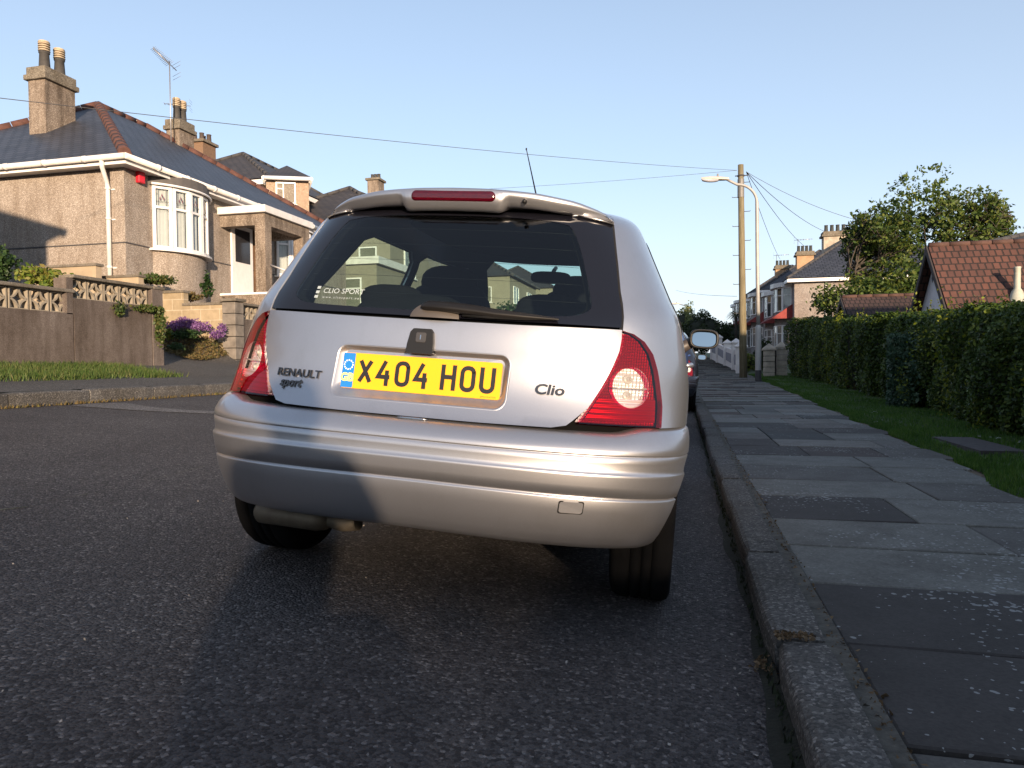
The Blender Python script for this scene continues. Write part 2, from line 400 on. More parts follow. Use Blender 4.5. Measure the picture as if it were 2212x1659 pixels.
# ---- paint, glass, plastics
def paint(name, c, metal=.85, rough=.36, shell=True):
    if name in MATS: return MATS[name]
    m, nt, b = newmat(name); v = coords(nt)
    f = noise(nt, v, 900, 2); col = ramp(nt, f, [(.3, tuple(x*.93 for x in c)), (.7, tuple(min(1, x*1.07) for x in c))])
    dirt = noise(nt, coords(nt, (1, 1, .5)), 5.5, 8, .75)
    col = mixc(nt, ramp(nt, dirt, [(.5, (0, 0, 0)), (.8, (.35, .35, .35))]), col, mixc(nt, 1., col, (.72, .70, .66), 'MULTIPLY'))
    if not shell:
        nt.links.new(col, b.inputs['Base Color']); b.inputs['Metallic'].default_value = metal; b.inputs['Coat Weight'].default_value = .6; b.inputs['Roughness'].default_value = rough; b.inputs['Coat Roughness'].default_value = .04
        bump(nt, f, b, .03, .0005); MATS[name] = m; return m
    g = nt.nodes.new('ShaderNodeNewGeometry'); col = mixc(nt, g.outputs['Backfacing'], col, (.022, .022, .026))
    mt = nt.nodes.new('ShaderNodeMath'); mt.operation = 'MULTIPLY_ADD'; nt.links.new(g.outputs['Backfacing'], mt.inputs[0]); mt.inputs[1].default_value = -metal; mt.inputs[2].default_value = metal
    cw = nt.nodes.new('ShaderNodeMath'); cw.operation = 'MULTIPLY_ADD'; nt.links.new(g.outputs['Backfacing'], cw.inputs[0]); cw.inputs[1].default_value = -.6; cw.inputs[2].default_value = .6
    nt.links.new(col, b.inputs['Base Color']); nt.links.new(mt.outputs[0], b.inputs['Metallic']); nt.links.new(cw.outputs[0], b.inputs['Coat Weight'])
    b.inputs['Roughness'].default_value = rough; b.inputs['Coat Roughness'].default_value = .04
    bump(nt, f, b, .03, .0005); MATS[name] = m; return m
SILVER = paint('silver_metallic_paint', (.452, .452, .475), .90, .40); SILVER2 = paint('silver_metallic_trim_paint', (.452, .452, .475), .90, .40, False); BLUEP = paint('blue_metallic_paint', (.05, .09, .24), .5, .3); DARKP = paint('dark_grey_paint', (.015, .018, .030), .4, .25)
PALEP = paint('pale_blue_paint', (.35, .42, .52), .4, .3)
CARGLASS = glassmat('tinted_car_glass', (.62, .74, .70)); SIDEGL = glassmat('side_window_glass', (.74, .86, .82))
BLACKPL = plain('black_plastic', (.010, .0098, .010), .45, spec=.35); BLACKGL = plain('black_ceramic_band', (.006, .006, .009), .08, var=.02)
DARKCLOTH = plain('dark_seat_cloth', (.008, .0085, .011), .95, spec=.1); RUBBER = plain('tyre_rubber', (.006, .006, .0065), .95, bmp=.4, bscale=90, spec=.08)
DARKIN = plain('dark_underside', (.004, .004, .004), .95, spec=.05); CHROME = plain('chrome', (.55, .54, .53), .18, 1., var=.05)
ALLOY = plain('alloy', (.42, .42, .43), .3, .9); EXH = plain('aluminised_steel', (.17, .145, .11), .6, .6, var=.3, scale=14)
REDL = glassmat('red_lens', (.56, .003, .042), 1.); CLEARL = glassmat('clear_lens', (.93, .92, .90), 1.)
def reflmat(name, sx, sz, c=(.8, .8, .8), kind='both'):
    m, nt, b = newmat(name); v = coords(nt); s = nt.nodes.new('ShaderNodeSeparateXYZ'); nt.links.new(v, s.inputs[0])
    def wv(out, f):
        mm = nt.nodes.new('ShaderNodeMath'); mm.operation = 'MULTIPLY'; nt.links.new(out, mm.inputs[0]); mm.inputs[1].default_value = f
        a = nt.nodes.new('ShaderNodeMath'); a.operation = 'SINE'; nt.links.new(mm.outputs[0], a.inputs[0]); return a.outputs[0]
    if kind == 'h': h = wv(s.outputs[2], sz)
    else:
        ad = nt.nodes.new('ShaderNodeMath'); ad.operation = 'ADD'; nt.links.new(wv(s.outputs[0], sx), ad.inputs[0]); nt.links.new(wv(s.outputs[2], sz), ad.inputs[1]); h = ad.outputs[0]
    b.inputs['Base Color'].default_value = (*c, 1); b.inputs['Metallic'].default_value = .55; b.inputs['Roughness'].default_value = .30
    bump(nt, h, b, .65, .0028); return m
REFL_R = reflmat('lamp_reflector', 900, 700, (.75, .6, .62)); REFL_H = reflmat('lamp_ribs', 0, 420, (.75, .6, .62), 'h'); REFL_C = reflmat('clear_lamp_reflector', 640, 300, (.85, .84, .82))
PLATEY = plain('yellow_plate', (.82, .365, .003), .35, var=.03); PLATEB = plain('plate_blue', (.01, .16, .48), .4, var=.03); PLATEK = plain('plate_black', (.012, .01, .01), .4); STAR = plain('plate_star', (.85, .85, .8), .5); GBY = plain('plate_gb', (.8, .72, .2), .5)

def side_polys(glass_px=None):
    pass
def yz(pts): return [(invY(a, b), b) for a, b in pts]
def arc_pts(cy, cz, R, a0, a1, n=14): return [(cy+R*cos(radians(a0+(a1-a0)*k/n)), cz+R*sin(radians(a0+(a1-a0)*k/n))) for k in range(n+1)]

car = thing('parked_hatchback', 'silver three-door hatchback with yellow number plate parked in the foreground by the kerb', 'car', CO, 'cars parked along the right kerb', (0, AL, 0))
# outlines measured on the photograph, right-hand side, then mirrored
TLpx_in = [(1346, 714), (1345, 733), (1340, 760), (1325, 795), (1297, 845), (1272, 883), (1249, 912)]
TLpx_out = [(1427, 924), (1430, 878), (1426, 840), (1420, 800), (1410, 765), (1392, 738), (1370, 722)]
TLin = [hitcar(*p) for p in TLpx_in]; TLout = [hitcar(*p) for p in TLpx_out]
TLin[0] = (TLin[0][0], .892); ub_in = TLin[-1][0]; TLin[-1] = (ub_in, .621); TLout[0] = (TLout[0][0], .618)
TL = TLin + TLout
GS = [hitcar(1344, 712), hitcar(1339, 630), hitcar(1331, 545), hitcar(1325, 484)]; GS[0] = (GS[0][0], .897)
gt = GS[-1][0]; GS.append((gt+.006, 1.262)); GS.append((gt+.0, 1.275))
glass = GS + [(0, 1.288)] + mirror(GS)
glass = [p for i, p in enumerate(glass)] + [(-.3, .895), (0, .894), (.3, .895)]
# rear window: clear middle, black ceramic band round it
clear = [(-.50, .935), (-.40, .915), (.40, .915), (.50, .935), (.515, .98), (.50, 1.18), (.455, 1.235), (-.455, 1.235), (-.50, 1.18), (-.515, .98)]
clear = smooth(clear, 2)
rw = region('rear_window', [clear], CARGLASS, car, h=.04, rim=0, off=-.003)
region('ceramic_border', [glass], BLACKGL, rw, h=.03, rim=.006, holes=[clear], off=-.002, gap=.003)
# heating wires
hw = MB()
for k in range(5):
    z = .965+.055*k; hw.tube([SP(-.49+.98*i/24, z, -.007) for i in range(25)], .0005, 4)
hw.build('heating_wires', BLACKPL, rw)
# tailgate panel with the plate recess
tg = [(0, .890), (.3, .891)] + [GS[0]] + TLin[1:-1] + [(ub_in-.012, .628), (ub_in-.03, .612), (ub_in-.07, .604), (.2, .602), (0, .602)]
tgp = tg + [p for p in mirror(tg) if p not in ((0, .890), (0, .602))]
rec = rrect(-.273, .273, .640, .800, .032)
tail = region('tailgate', [tgp], SILVER, car, h=.022, holes=[[(invX(a, b), b) for a, b in rec]], gap=.0035, rim=.02)
# recess: rim rolls in, floor slopes, wide lower ledge
rc = MB(); loops = []
for (x0, x1, z0, z1, r_, of) in ((-.273, .273, .640, .800, .032, 0), (-.2705, .2705, .6425, .7975, .030, .0012), (-.2675, .2675, .6455, .7945, .028, -.004), (-.261, .261, .6655, .787, .020, -.017), (-.257, .257, .669, .783, .016, -.019)):
    loops.append([SP(invX(a, b), b, of) for a, b in rrect(x0, x1, z0, z1, r_)])
loops = [l+[l[0]] for l in loops]
rc.grid(loops)
cen = sum((Vector(p) for p in loops[-1][:-1]), Vector())/len(loops[-1][:-1])
fl = loops[-1]
for i in range(len(fl)-1): rc.face([fl[i], fl[i+1], cen], smooth=True)
rc.build('plate_recess', SILVER2, tail, out=(0, 1, .73))
# lock and handle block above the plate
hb = MB(); hp = [(-.048, .785), (.048, .785), (.046, .815), (.040, .850), (.030, .861), (-.030, .861), (-.040, .850), (-.046, .815)]
hp = [(x*.92-.004, z) for x, z in hp]
lo = [SP(invX(a, b), b, -.01) for a, b in hp]; up_ = [SP(invX(a*.94, (b-.822)*.96+.822), (b-.822)*.96+.822, .012) for a, b in hp]
hb.grid([lo+[lo[0]], up_+[up_[0]]], smooth=False); hb.face(up_)
hbo = hb.build('boot_handle', BLACKPL, tail, bevel=.003)
lk = MB(); pr = [(r_, h_) for r_, h_ in ((0.0001, .0155), (.011, .0155), (.013, .013), (.013, .011))]
c0 = SP(-.004/1, .852, 0)
sq = [SP(invX(a, b), b, .0125) for a, b in rrect(-.020, .012, .818, .849, .006, 4)]; sq2 = [SP(invX(a, b), b, .0145) for a, b in rrect(-.018, .010, .820, .847, .005, 4)]
lk.grid([sq+[sq[0]], sq2+[sq2[0]]]); lk.face(sq2); lk.build('lock_button', plain('grey_black_plastic', (.04, .038, .038), .4), hbo)
lk = MB(); lk.prism([SP(invX(a, b), b, .0148) for a, b in rrect(-.0055, -.0025, .827, .841, .0012, 2)], (0, -.0006, 0)); lk.build('key_slot', CHROME, hbo)
# number plate, 520 x 111 mm
ZP = .7215; PSC = .955
def plpt(x, z, o=0.):
    x *= PSC; z = ZP+(z-ZP)*PSC; p0 = SP(0, ZP, 0); return Vector((x, p0.y+.014-(z-ZP)*-.16-o, z))
def plpoly(mb, pts, o, d, mat=0):
    A = [plpt(x, z, o) for x, z in pts]; B = [plpt(x, z, o+d) for x, z in pts]
    mb.grid([A+[A[0]], B+[B[0]]], mat=mat, smooth=False); mb.face(B, mat)
pb = MB(); plpoly(pb, rrect(-.2605, .2605, ZP-.0555, ZP+.0555, .008, 4), .0, .004); plate = pb.build('number_plate', PLATEY, car)
pb = MB(); plpoly(pb, rrect(-.2595, -.2185, ZP-.0545, ZP+.0545, .003, 2), .0041, .0004); plb = pb.build('euro_band', PLATEB, plate)
pb = MB()
for k in range(12):
    a = 2*pi*k/12; cx, cz = -.239+.0145*cos(a), ZP+.017+.0145*sin(a)
    plpoly(pb, [(cx+.0024*cos(b), cz+.0024*sin(b)) for b in [2*pi*i/8 for i in range(8)]], .0046, .0003)
pb.build('stars', STAR, plb)
V, F = text_mesh('GB', .034, bold=.0016)
pb = MB(); [pb.face([plpt(-.239+V[i][0], ZP-.033+V[i][1], .0062) for i in f]) for f in F]; pb.build('country_letters', GBY, plb)
CH = {  # strokes of the letters, unit box 0..1 x 0..1
 'X': [[(.0, 0), (1., 1.)], [(.0, 1.), (1., 0)]], '4': [[(.62, 1.05), (.0, .30), (1.08, .30)], [(.80, .62), (.80, -.12)]],
 '0': 'O', 'O': 'O', 'H': [[(0, -.09), (0, 1.09)], [(1, -.09), (1, 1.09)], [(0, .52), (1, .52)]], 'U': 'U'}
def glyph(mb, ch, x0, zb, W=.036, Hh=.066, t=.0135, o=.0045):
    k = 0
    def stroke(pts, k):
        P = [Vector((x0+a*W, zb+b*Hh)) for a, b in pts]; L = []; R = []
        for i, p in enumerate(P):
            d1 = (p-P[i-1]).normalized() if i else None; d2 = (P[i+1]-p).normalized() if i < len(P)-1 else None
            if d1 is None: n = Vector((-d2.y, d2.x)); s = 1
            elif d2 is None: n = Vector((-d1.y, d1.x)); s = 1
            else: n1, n2 = Vector((-d1.y, d1.x)), Vector((-d2.y, d2.x)); n = (n1+n2).normalized(); s = min(2.2, 1/max(.3, n.dot(n1)))
            L.append(p+n*t/2*s); R.append(p-n*t/2*s)
        A = [plpt(q.x, q.y, o+.00012*k) for q in L]; B = [plpt(q.x, q.y, o+.00012*k) for q in R]
        for i in range(len(A)-1): mb.face([A[i], B[i], B[i+1], A[i+1]])
    s = CH[ch]
    if s == 'O':
        r = .3; q = [(1-.5*r*2*(W and 1)*(1-cos(a))/2*1.0, 0) for a in ()]
        rx, rz = .42, .24; pts = []
        for cx, cz, a0 in ((1-rx, 1-rz, 0), (rx, 1-rz, 90), (rx, rz, 180), (1-rx, rz, 270)):
            pts += [(cx+rx*cos(radians(a0+22.5*i)), cz+rz*sin(radians(a0+22.5*i))) for i in range(5)]
        s = [pts+[pts[0], pts[1]]]
    elif s == 'U':
        rx, rz = .42, .24; s = [[(0, 1.09)]+[(rx-rx*cos(radians(22.5*i)), rz-rz*sin(radians(22.5*i))) for i in range(5)]+[(1-rx+rx*sin(radians(22.5*i)), rz-rz*cos(radians(22.5*i))) for i in range(5)]+[(1, 1.09)]]
    for k, p in enumerate(s): stroke(p, k)
xs = dict(zip(range(7), (-.190, -.128, -.066, -.004, .084, .146, .208)))
for k, ch in enumerate('X404HOU'): pb = MB(); glyph(pb, ch, xs[k]-.008, ZP-.033); pb.build('registration_character', PLATEK, plate)
V, F = text_mesh('JEMCA PLACTON', .0062); pb = MB(); [pb.face([plpt(.225+V[i][0], ZP-.0515+V[i][1], .0045) for i in f]) for f in F]; pb.build('maker_line', PLATEK, plate)
# badges
def badge(name, txt, size, xc, zc, mat, parent, bold=.0, shear=0., sx=1., spacing=1., off=.003, thick=.003, fn=None, tilt=0.):
    V, F = text_mesh(txt, size, extrude=thick/2, bold=bold, shear=shear, spacing=spacing)
    mb = MB(); P = [SP(invX(xc+x*sx, zc+y+x*tilt), zc+y+x*tilt, off+z) for x, y, z in V]
    for f in F: mb.face([P[i] for i in f])
    return mb.build(name, mat, parent)
DCH = plain('smoked_chrome', (.13, .12, .115), .22, 1., var=.1)
badge('maker_badge', 'RENAULT', .033, -.392, .690, DCH, tail, bold=.0004, sx=1.12, spacing=1.02)
badge('sport_badge', 'sport', .036, -.412, .660, DCH, tail, bold=.0008, shear=.15, sx=1.0)
badge('model_badge', 'Clio', .040, .388, .696, DCH, tail, bold=.0009, shear=.1, sx=1.25)
# window sticker
WH = plain('white_sticker', (.34, .39, .40), .6)
st = MB(); V, F = text_mesh('CLIO SPORT', .023)
for f in F: st.face([SP(invX(-.295+V[i][0]*1.15, .955+V[i][1]), .955+V[i][1], .001) for i in f])
V, F = text_mesh('w w w . c l i o s p o r t . n e t', .011)
for f in F: st.face([SP(invX(-.295+V[i][0]*1.05, .938+V[i][1]), .938+V[i][1], .001) for i in f])
for z in (.938, .953, .968): st.face([SP(invX(-.395+a, z+b), z+b, .001) for a, b in ((0, 0), (.013, 0), (.013, .009), (0, .009))])
st.build('window_sticker', WH, rw, recalc=False)
# tail lamps
BULBM = plain('bulb_glass', (.50, .47, .43), .25, .3)
cc = hitcar(1364, 837); RC = .058
def circ(c, r, n=36): return [(c[0]+r*cos(2*pi*k/n)*1.12, c[1]+r*sin(2*pi*k/n)) for k in range(n)]
for sg in (1, -1):
    mir = (lambda p: p) if sg > 0 else mirror
    P = mir(TL); cz = circ(cc if sg > 0 else (-cc[0], cc[1]), RC)
    ln = region('tail_lamp', [P], REDL, car, h=.02, off=.003, rim=.0, holes=[cz], gap=.002)
    rb = region('lamp_housing', [P], [REFL_R], ln, h=.02, off=-.022, rim=.0, gap=.003)
    lowz = [(a, b) for a, b in inset(P, .008) if b < .70]
    e_in = max([p for p in P if abs(p[0]) > 0], key=lambda p: -abs(p[0])) ; 
    def uat(edge, z):
        for (a, b), (c_, d_) in zip(edge, edge[1:]):
            if (b-z)*(d_-z) <= 0 and b != d_: return a+(c_-a)*(z-b)/(d_-b)
    z1_, z0_ = .695, .632
    ui1, ui0 = uat(TLin, z1_), uat(TLin, z0_); uo1, uo0 = uat(TLout, z1_), uat(TLout, z0_)
    q = [(ui0+.015, z0_), (uo0-.015, z0_), (uo1-.015, z1_), (ui1+.015, z1_)]
    region('lower_ribs', [mir(q)], REFL_H, ln, h=.02, off=-.012, rim=.004)
    region('clear_lens', [inset(cz, .001)], CLEARL, ln, h=.014, off=.0045, rim=.006)
    rr_ = region('clear_reflector', [inset(cz, .003)], REFL_C, ln, h=.014, off=-.018, rim=0)
    ccx = cc[0]*sg; bm_ = MB()
    for dz in (.021, -.026):
        n = NRM(ccx, cc[1]+dz); n = n if n.y < 0 else -n; Mr = n.to_track_quat('Z', 'Y').to_matrix()
        bm_.lathe([(.0145, -.002), (.013, .004), (.008, .002), (.0065, .009), (.001, .012)], SP(ccx, cc[1]+dz, -.016), 16, M=Mr)
    bm_.build('bulbs', BULBM, rr_)
    bm_ = MB(); bm_.tube([SP(ccx+(t_ - .5)*RC*2.15, cc[1]-.003, -.004) for t_ in (0, .25, .5, .75, 1)], .0022, 6); bm_.build('divider', BULBM, rr_)
# bumper
ZA, YA, RA = .29, .62, .352
def zt(t): k = min(1, max(0, (abs(t)*.80-.40)/.06)); k = k*k*(3-2*k); return .6015+.016*k
prof = [(1., -.075), (.997, -.03), (.992, -.004), (.982, .004), (.965, .0085), (.93, .012), (.88, .014), (.84, .0145), (.833, .0135), (.829, .0112), (.823, .0112), (.818, .0135), (.77, .0115), (.72, .0105), (.695, .0118), (.684, .0150), (.675, .0165), (.66, .0165), (.58, .0155), (.495, .0145), (.488, .0085), (.480, .0085), (.472, .0145), (.46, .0155), (.36, .0155), (.24, .0125), (.14, .009), (.06, .003), (.02, -.006), (0, -.02), (0., -.09)]
NB = 96; G = []
for k, (s_, of) in enumerate(prof):
    row = []
    for i in range(NB+1):
        t = -1+2*i/NB; zb = .257+.024*(1-min(1, abs(t)/.9)**2); z = zb+(.6015-zb)*s_+(zt(t)-.6015)*s_**14 - .012*(t*t)*sin(pi*s_)*1.0
        dz = min(RA*.999, abs(z-ZA)); Ym = YA-sqrt(RA*RA-dz*dz); um = invY(Ym, z)
        row.append(SP(t*um, z, of))
    G.append(row)
bp = MB(); bp.grid(G); bo = bp.build('rear_bumper', SILVER2, car, out=(0, .9, .45))
# tow-eye cover: a panel in a dark seam
tw = MB(); c1 = hitcar(1237.5, 1097, .015)
for of, e, mi in ((.0158, 0, 0), (.0166, .003, 1)):
    pts = [SP(c1[0]+a*1.02, c1[1]+b, of) for a, b in rrect(-.034+e, .034-e, -.0185+e, .0185-e, .006, 3)]
    tw.face(pts, mi)
tw.build('towing_eye_cover', [BLACKPL, SILVER], bo)
# boot catch light strip under the tailgate
cp = MB(); a_ = hitcar(853, 910, .0); b_ = hitcar(921, 914, .0)
cp.tube([SP(a_[0]+(b_[0]-a_[0])*k/6, .601, .003) for k in range(7)], [.001, .003, .0035, .0035, .0035, .003, .001], 8); cp.build('boot_catch', CHROME, bo)
# dark gap behind the seams
region('seam_backing', [[(-1.2, .56), (1.2, .56), (1.2, .63), (.75, .66), (.72, .80), (.66, .9), (.62, 1.3), (-.62, 1.3), (-.66, .9), (-.72, .80), (-.75, .66), (-1.2, .63)]], DARKIN, car, h=.05, off=-.03, rim=0, holes=[clear, [(invX(a, b), b) for a, b in rrect(-.273, .273, .640, .800, .032)]])
# body shell: both sides, pillars, front
bzw = yz([(.74, .945), (1.38, .93), (1.47, .96), (1.47, 1.22), (1.40, 1.262), (.98, 1.265), (.88, 1.23), (.72, 1.0)])
fdw = yz([(1.60, .925), (2.62, .90), (2.70, .925), (2.22, 1.24), (2.12, 1.275), (1.62, 1.27), (1.55, 1.23), (1.55, .95)])
fum = lambda z: UM
wsc = [(UM-.64, .95), (UM-.58, .925), (UM+.58, .925), (UM+.64, .95), (UM+.60, 1.28), (UM+.52, 1.325), (UM-.52, 1.325), (UM-.60, 1.28)]
def TOEND(): return None
def half(sg):
    e = [TLin[0]] ; top = GS[1:]
    P = list(reversed(TLout)) if False else None
    outer = [(0, 1.290), (0, 1.37)] + [(UM*k/14, 1.37) for k in range(1, 14)] + [(UM, 1.37), (UM, .22)]
    outer += yz([(3.62, .22)]) + yz(arc_pts(3.09, ZA, .345, -12, 192, 16)) + yz([(2.74, .2), (1.1, .2)]) + yz(arc_pts(YA, ZA, RA, -14, 111, 12)) + [(invY(.50, .617), .619)]
    outer += [TLout[0]] + TLout[1:] + [TLin[0]] + [(p[0]+.004, p[1]) for p in GS[1:-1]] + [(gt*.99, 1.279)]
    return outer
HB = half(1)
WSR = [(UM-.64, .95), (UM-.58, .925), (UM, .925), (UM, 1.325), (UM-.52, 1.325), (UM-.60, 1.28)]
HBc = [p for p in HB if not (p[0] >= UM-1e-6)]
iTop = HB.index((UM, 1.37)); HBw = HB[:iTop+1] + [(UM, 1.325), (UM-.52, 1.325), (UM-.60, 1.28), (UM-.64, .95), (UM-.58, .925), (UM, .925)] + HB[iTop+1:]
body = region('body', [HBw, mirror(HBw)], SILVER, car, h=.05, holes=[bzw, fdw, mirror(bzw), mirror(fdw)], rim=.015, gap=0)
for nm, q in (('side_window', bzw), ('side_window', fdw), ('side_window', mirror(bzw)), ('side_window', mirror(fdw))): region(nm, [q], SIDEGL, body, h=.06, off=-.004, rim=0)
region('windscreen', [WSR, mirror(WSR)], SIDEGL, body, h=.06, off=-.004, rim=0)
# rubber seals round the side windows
for q in (bzw, fdw, mirror(bzw), mirror(fdw)): sl_ = MB(); sl_.tube([SP(a, b, .001) for a, b in dens(q, .05)], .006, 6, closed=True); sl_.build('window_seal', BLACKPL, body)
# door seam, handle and fuel flap
for sg in (1, -1):
    dm = MB(); dm.tube([SP(sg*a, b, -.0005) for a, b in dens(yz([(1.50, 1.2), (1.49, .95), (1.46, .6), (1.42, .32)]), .05)[:-6]], .003, 5); dm.build('door_seam', BLACKPL, body)
for sg in (1, -1):
    dh = MB(); dh.tube([SP(sg*a, b, o_) for (a, b), o_ in zip(yz([(1.60, .80), (1.64, .803), (1.74, .805), (1.80, .803)]), (.002, .028, .028, .004))], [.008, .012, .012, .008], 8); dh.build('door_handle', SILVER, body)
ff = MB()
ff.grid([[SP(a, b, .0015) for a, b in yz([(.86+.0*k, .70+.15*j/3) for k in (0,)] + [(1.03, .70+.15*j/3)])] for j in range(4)]); ff.build('fuel_flap', SILVER, body)
# roof
rm = MB(); ctr = Vector((0, 1.45, 1.37)); Nn_ = 96; G = []
us = [-UM+2*UM*k/Nn_ for k in range(Nn_+1)]
for j in range(13):
    t = 1-j/12; row = []
    for u_ in us:
        p = SP(u_, 1.368, .0) if abs(u_) > gt-.05 else SP(u_, 1.368, .0)
        q = ctr+(p-ctr)*t; q.z = 1.368+.045*(1-t**2.2)**.85; row.append(q)
    G.append(row)
rm.grid(G); roof = rm.build('roof', SILVER, body, out=(0, 1.3, 0))
# spoiler
TPX = [(707, 466), (722, 446), (760, 425), (820, 412), (860, 408.5), (884, 407), (900, 406), (985, 404.5), (1050, 406), (1075, 408), (1100, 410), (1160, 417), (1250, 438), (1300, 461), (1323, 482)]
def poly_at(tab, x):
    for (a, b), (c_, d_) in zip(tab, tab[1:]):
        if a <= x <= c_: return b+(d_-b)*(x-a)/(c_-a)
    return tab[0][1] if x < tab[0][0] else tab[-1][1]
def spY(x): return .300+.155*min(1, abs(x)/.50)**3.2
TT = []
for u_, v_ in TPX:
    p = cpy(u_, v_, .26)
    for _ in range(8): p = cpy(u_, v_, spY(p.x))
    TT.append((p.x, p.z))
TS = [(x, (poly_at(TT, x)+poly_at(TT, -x))/2) for x in [(-.50+1.0*k/40) for k in range(41)]]
_gz = hitcar(985, 450)[1]; GPX = [(-.50, 1.236), (-.3, _gz-.006), (0, _gz), (.3, _gz-.006), (.50, 1.236)]
spm = MB(); G = []
for k in range(81):
    x = -.50+1.0*k/80; z = poly_at(TS, x); Y = spY(x); e = abs(x)/.50
    pod = max(0, min(1, (.178-abs(x))/.022)); pod = pod*pod*(3-2*pod)
    th_ = .026*(1-.75*e**6)+.023*pod; gz_ = poly_at(GPX, x)
    up1 = SP(invX(x*.97, 1.285), 1.288, .004); g = SP(invX(x, gz_), gz_, .004)
    row = [up1+Vector((0, .02, -.004)), up1*.5+Vector((x, Y, z+.006*(1-e**4)))*.5, Vector((x, Y+.03, z+.006*(1-e**4))), Vector((x, Y+.006, z+.0005)), Vector((x, Y-.001, z-.006)), Vector((x, Y, z-th_+.006)), Vector((x, Y+.006, z-th_)), Vector((x, Y+.010, z-th_-.010)), Vector((x, Y+.026, min(z-th_-.020, gz_+.002))), g+Vector((0, -.004, .003)), g+Vector((0, .004, 0))]
    G.append(row)
spm.grid(G); sp_ = spm.build('rear_spoiler', SILVER2, car, out=(0, .5, 1.31))
bl = MB()
def brl(e, o): return [Vector((x, spY(x)-.001-o, z)) for x, z in [(a+.002, b+poly_at(TS, a)-.0245) for a, b in rrect(-.140+e, .140-e, -.0165+e, .0165-e, .0155-e, 8)]]
l0, l1, l2 = brl(0, -.004), brl(0, .001), brl(.003, .004); l3 = brl(.011, .0045)
bl.grid([l+[l[0]] for l in (l0, l1, l2, l3)]); 
nn = len(l3)
for i in range(nn//2): bl.face([l3[i], l3[(i+1) % nn], l3[nn-2-i], l3[nn-1-i]], smooth=True) if i < nn//2-1 else None
m_, nt_, b__ = newmat('brake_light_lens'); v_ = coords(nt_)
sx_ = nt_.nodes.new('ShaderNodeSeparateXYZ'); nt_.links.new(v_, sx_.inputs[0]); f_ = noise(nt_, coords(nt_, (14, 1, 300)), 3, 3)
nt_.links.new(ramp(nt_, f_, [(.3, (.016, .0, .002)), (.7, (.075, .0005, .005))]), b__.inputs['Base Color']); b__.inputs['Roughness'].default_value = .12; b__.inputs['Coat Weight'].default_value = .4
bl.build('high_brake_light', m_, sp_)
kn = MB(); kp = hitcar(1133, 436); pz = cpy(1133, 435, .31)
kn.lathe([(.0001, -.007), (.006, -.006), (.0075, -.001), (.0075, .006)], pz, 12, axis='y'); kn.build('washer_jet', BLACKPL, sp_)
# aerial
an = MB(); b0 = Vector((.13, .62, 1.415)); b1 = cpy(1137, 322, .40); pb0 = cpy(1158, 420, .55)
an.tube([pb0-Vector((0, -.02, .03)), pb0, pb0+(b1-pb0)*.5, b1], [.004, .0028, .002, .0014], 6); an.lathe([(.0001, .004), (.0025, .003), (.0025, -.003), (.0001, -.004)], b1, 8)
an.lathe([(.018, 0), (.016, .012), (.006, .02)], pb0-Vector((0, -.02, .04)), 12); an.build('roof_aerial', BLACKPL, car)
# wiper
wp = MB(); WB = [hitcar(1000, 682), hitcar(1060, 685), hitcar(1130, 688), hitcar(1203, 690)]
wp.tube([SP(a, b, .010) for a, b in WB], [.004, .006, .006, .004], 6); wo = wp.build('rear_wiper', BLACKPL, car)
WIPM = plain('wiper_plastic', (.010, .009, .0085), .42, spec=.3)
def flatbar(mb, pts, ws, hs):
    G = []
    for (u, v), w_, h_ in zip(pts, ws, hs):
        a, b = hitcar(u, v); G.append([SP(a, b+w_*c_, .010+h_*max(0, s_)) for c_, s_ in [(cos(2*pi*k/12), sin(2*pi*k/12)) for k in range(13)]])
    mb.grid(G); mb.face(G[0][:-1]); mb.face(G[-1][:-1])
wp = MB(); flatbar(wp, [(917, 662), (930, 661), (980, 665), (1030, 671), (1070, 677), (1130, 683), (1203, 690)], [.010, .0165, .0165, .0155, .013, .010, .004], [.02, .032, .030, .024, .020, .014, .006]); wp.build('wiper_arm', WIPM, wo)
wp = MB(); G = []
for j in range(7):
    t = 1-j/6; G.append([SP(hitcar(938, 688)[0]+.082*t*cos(pi*k/20), .894+.050*t*sin(pi*k/20), .002+.022*(1-t*t)) for k in range(21)])
wp.grid(G); wp.build('wiper_hub', plain('tan_grey_plastic', (.075, .064, .056), .45), wo)
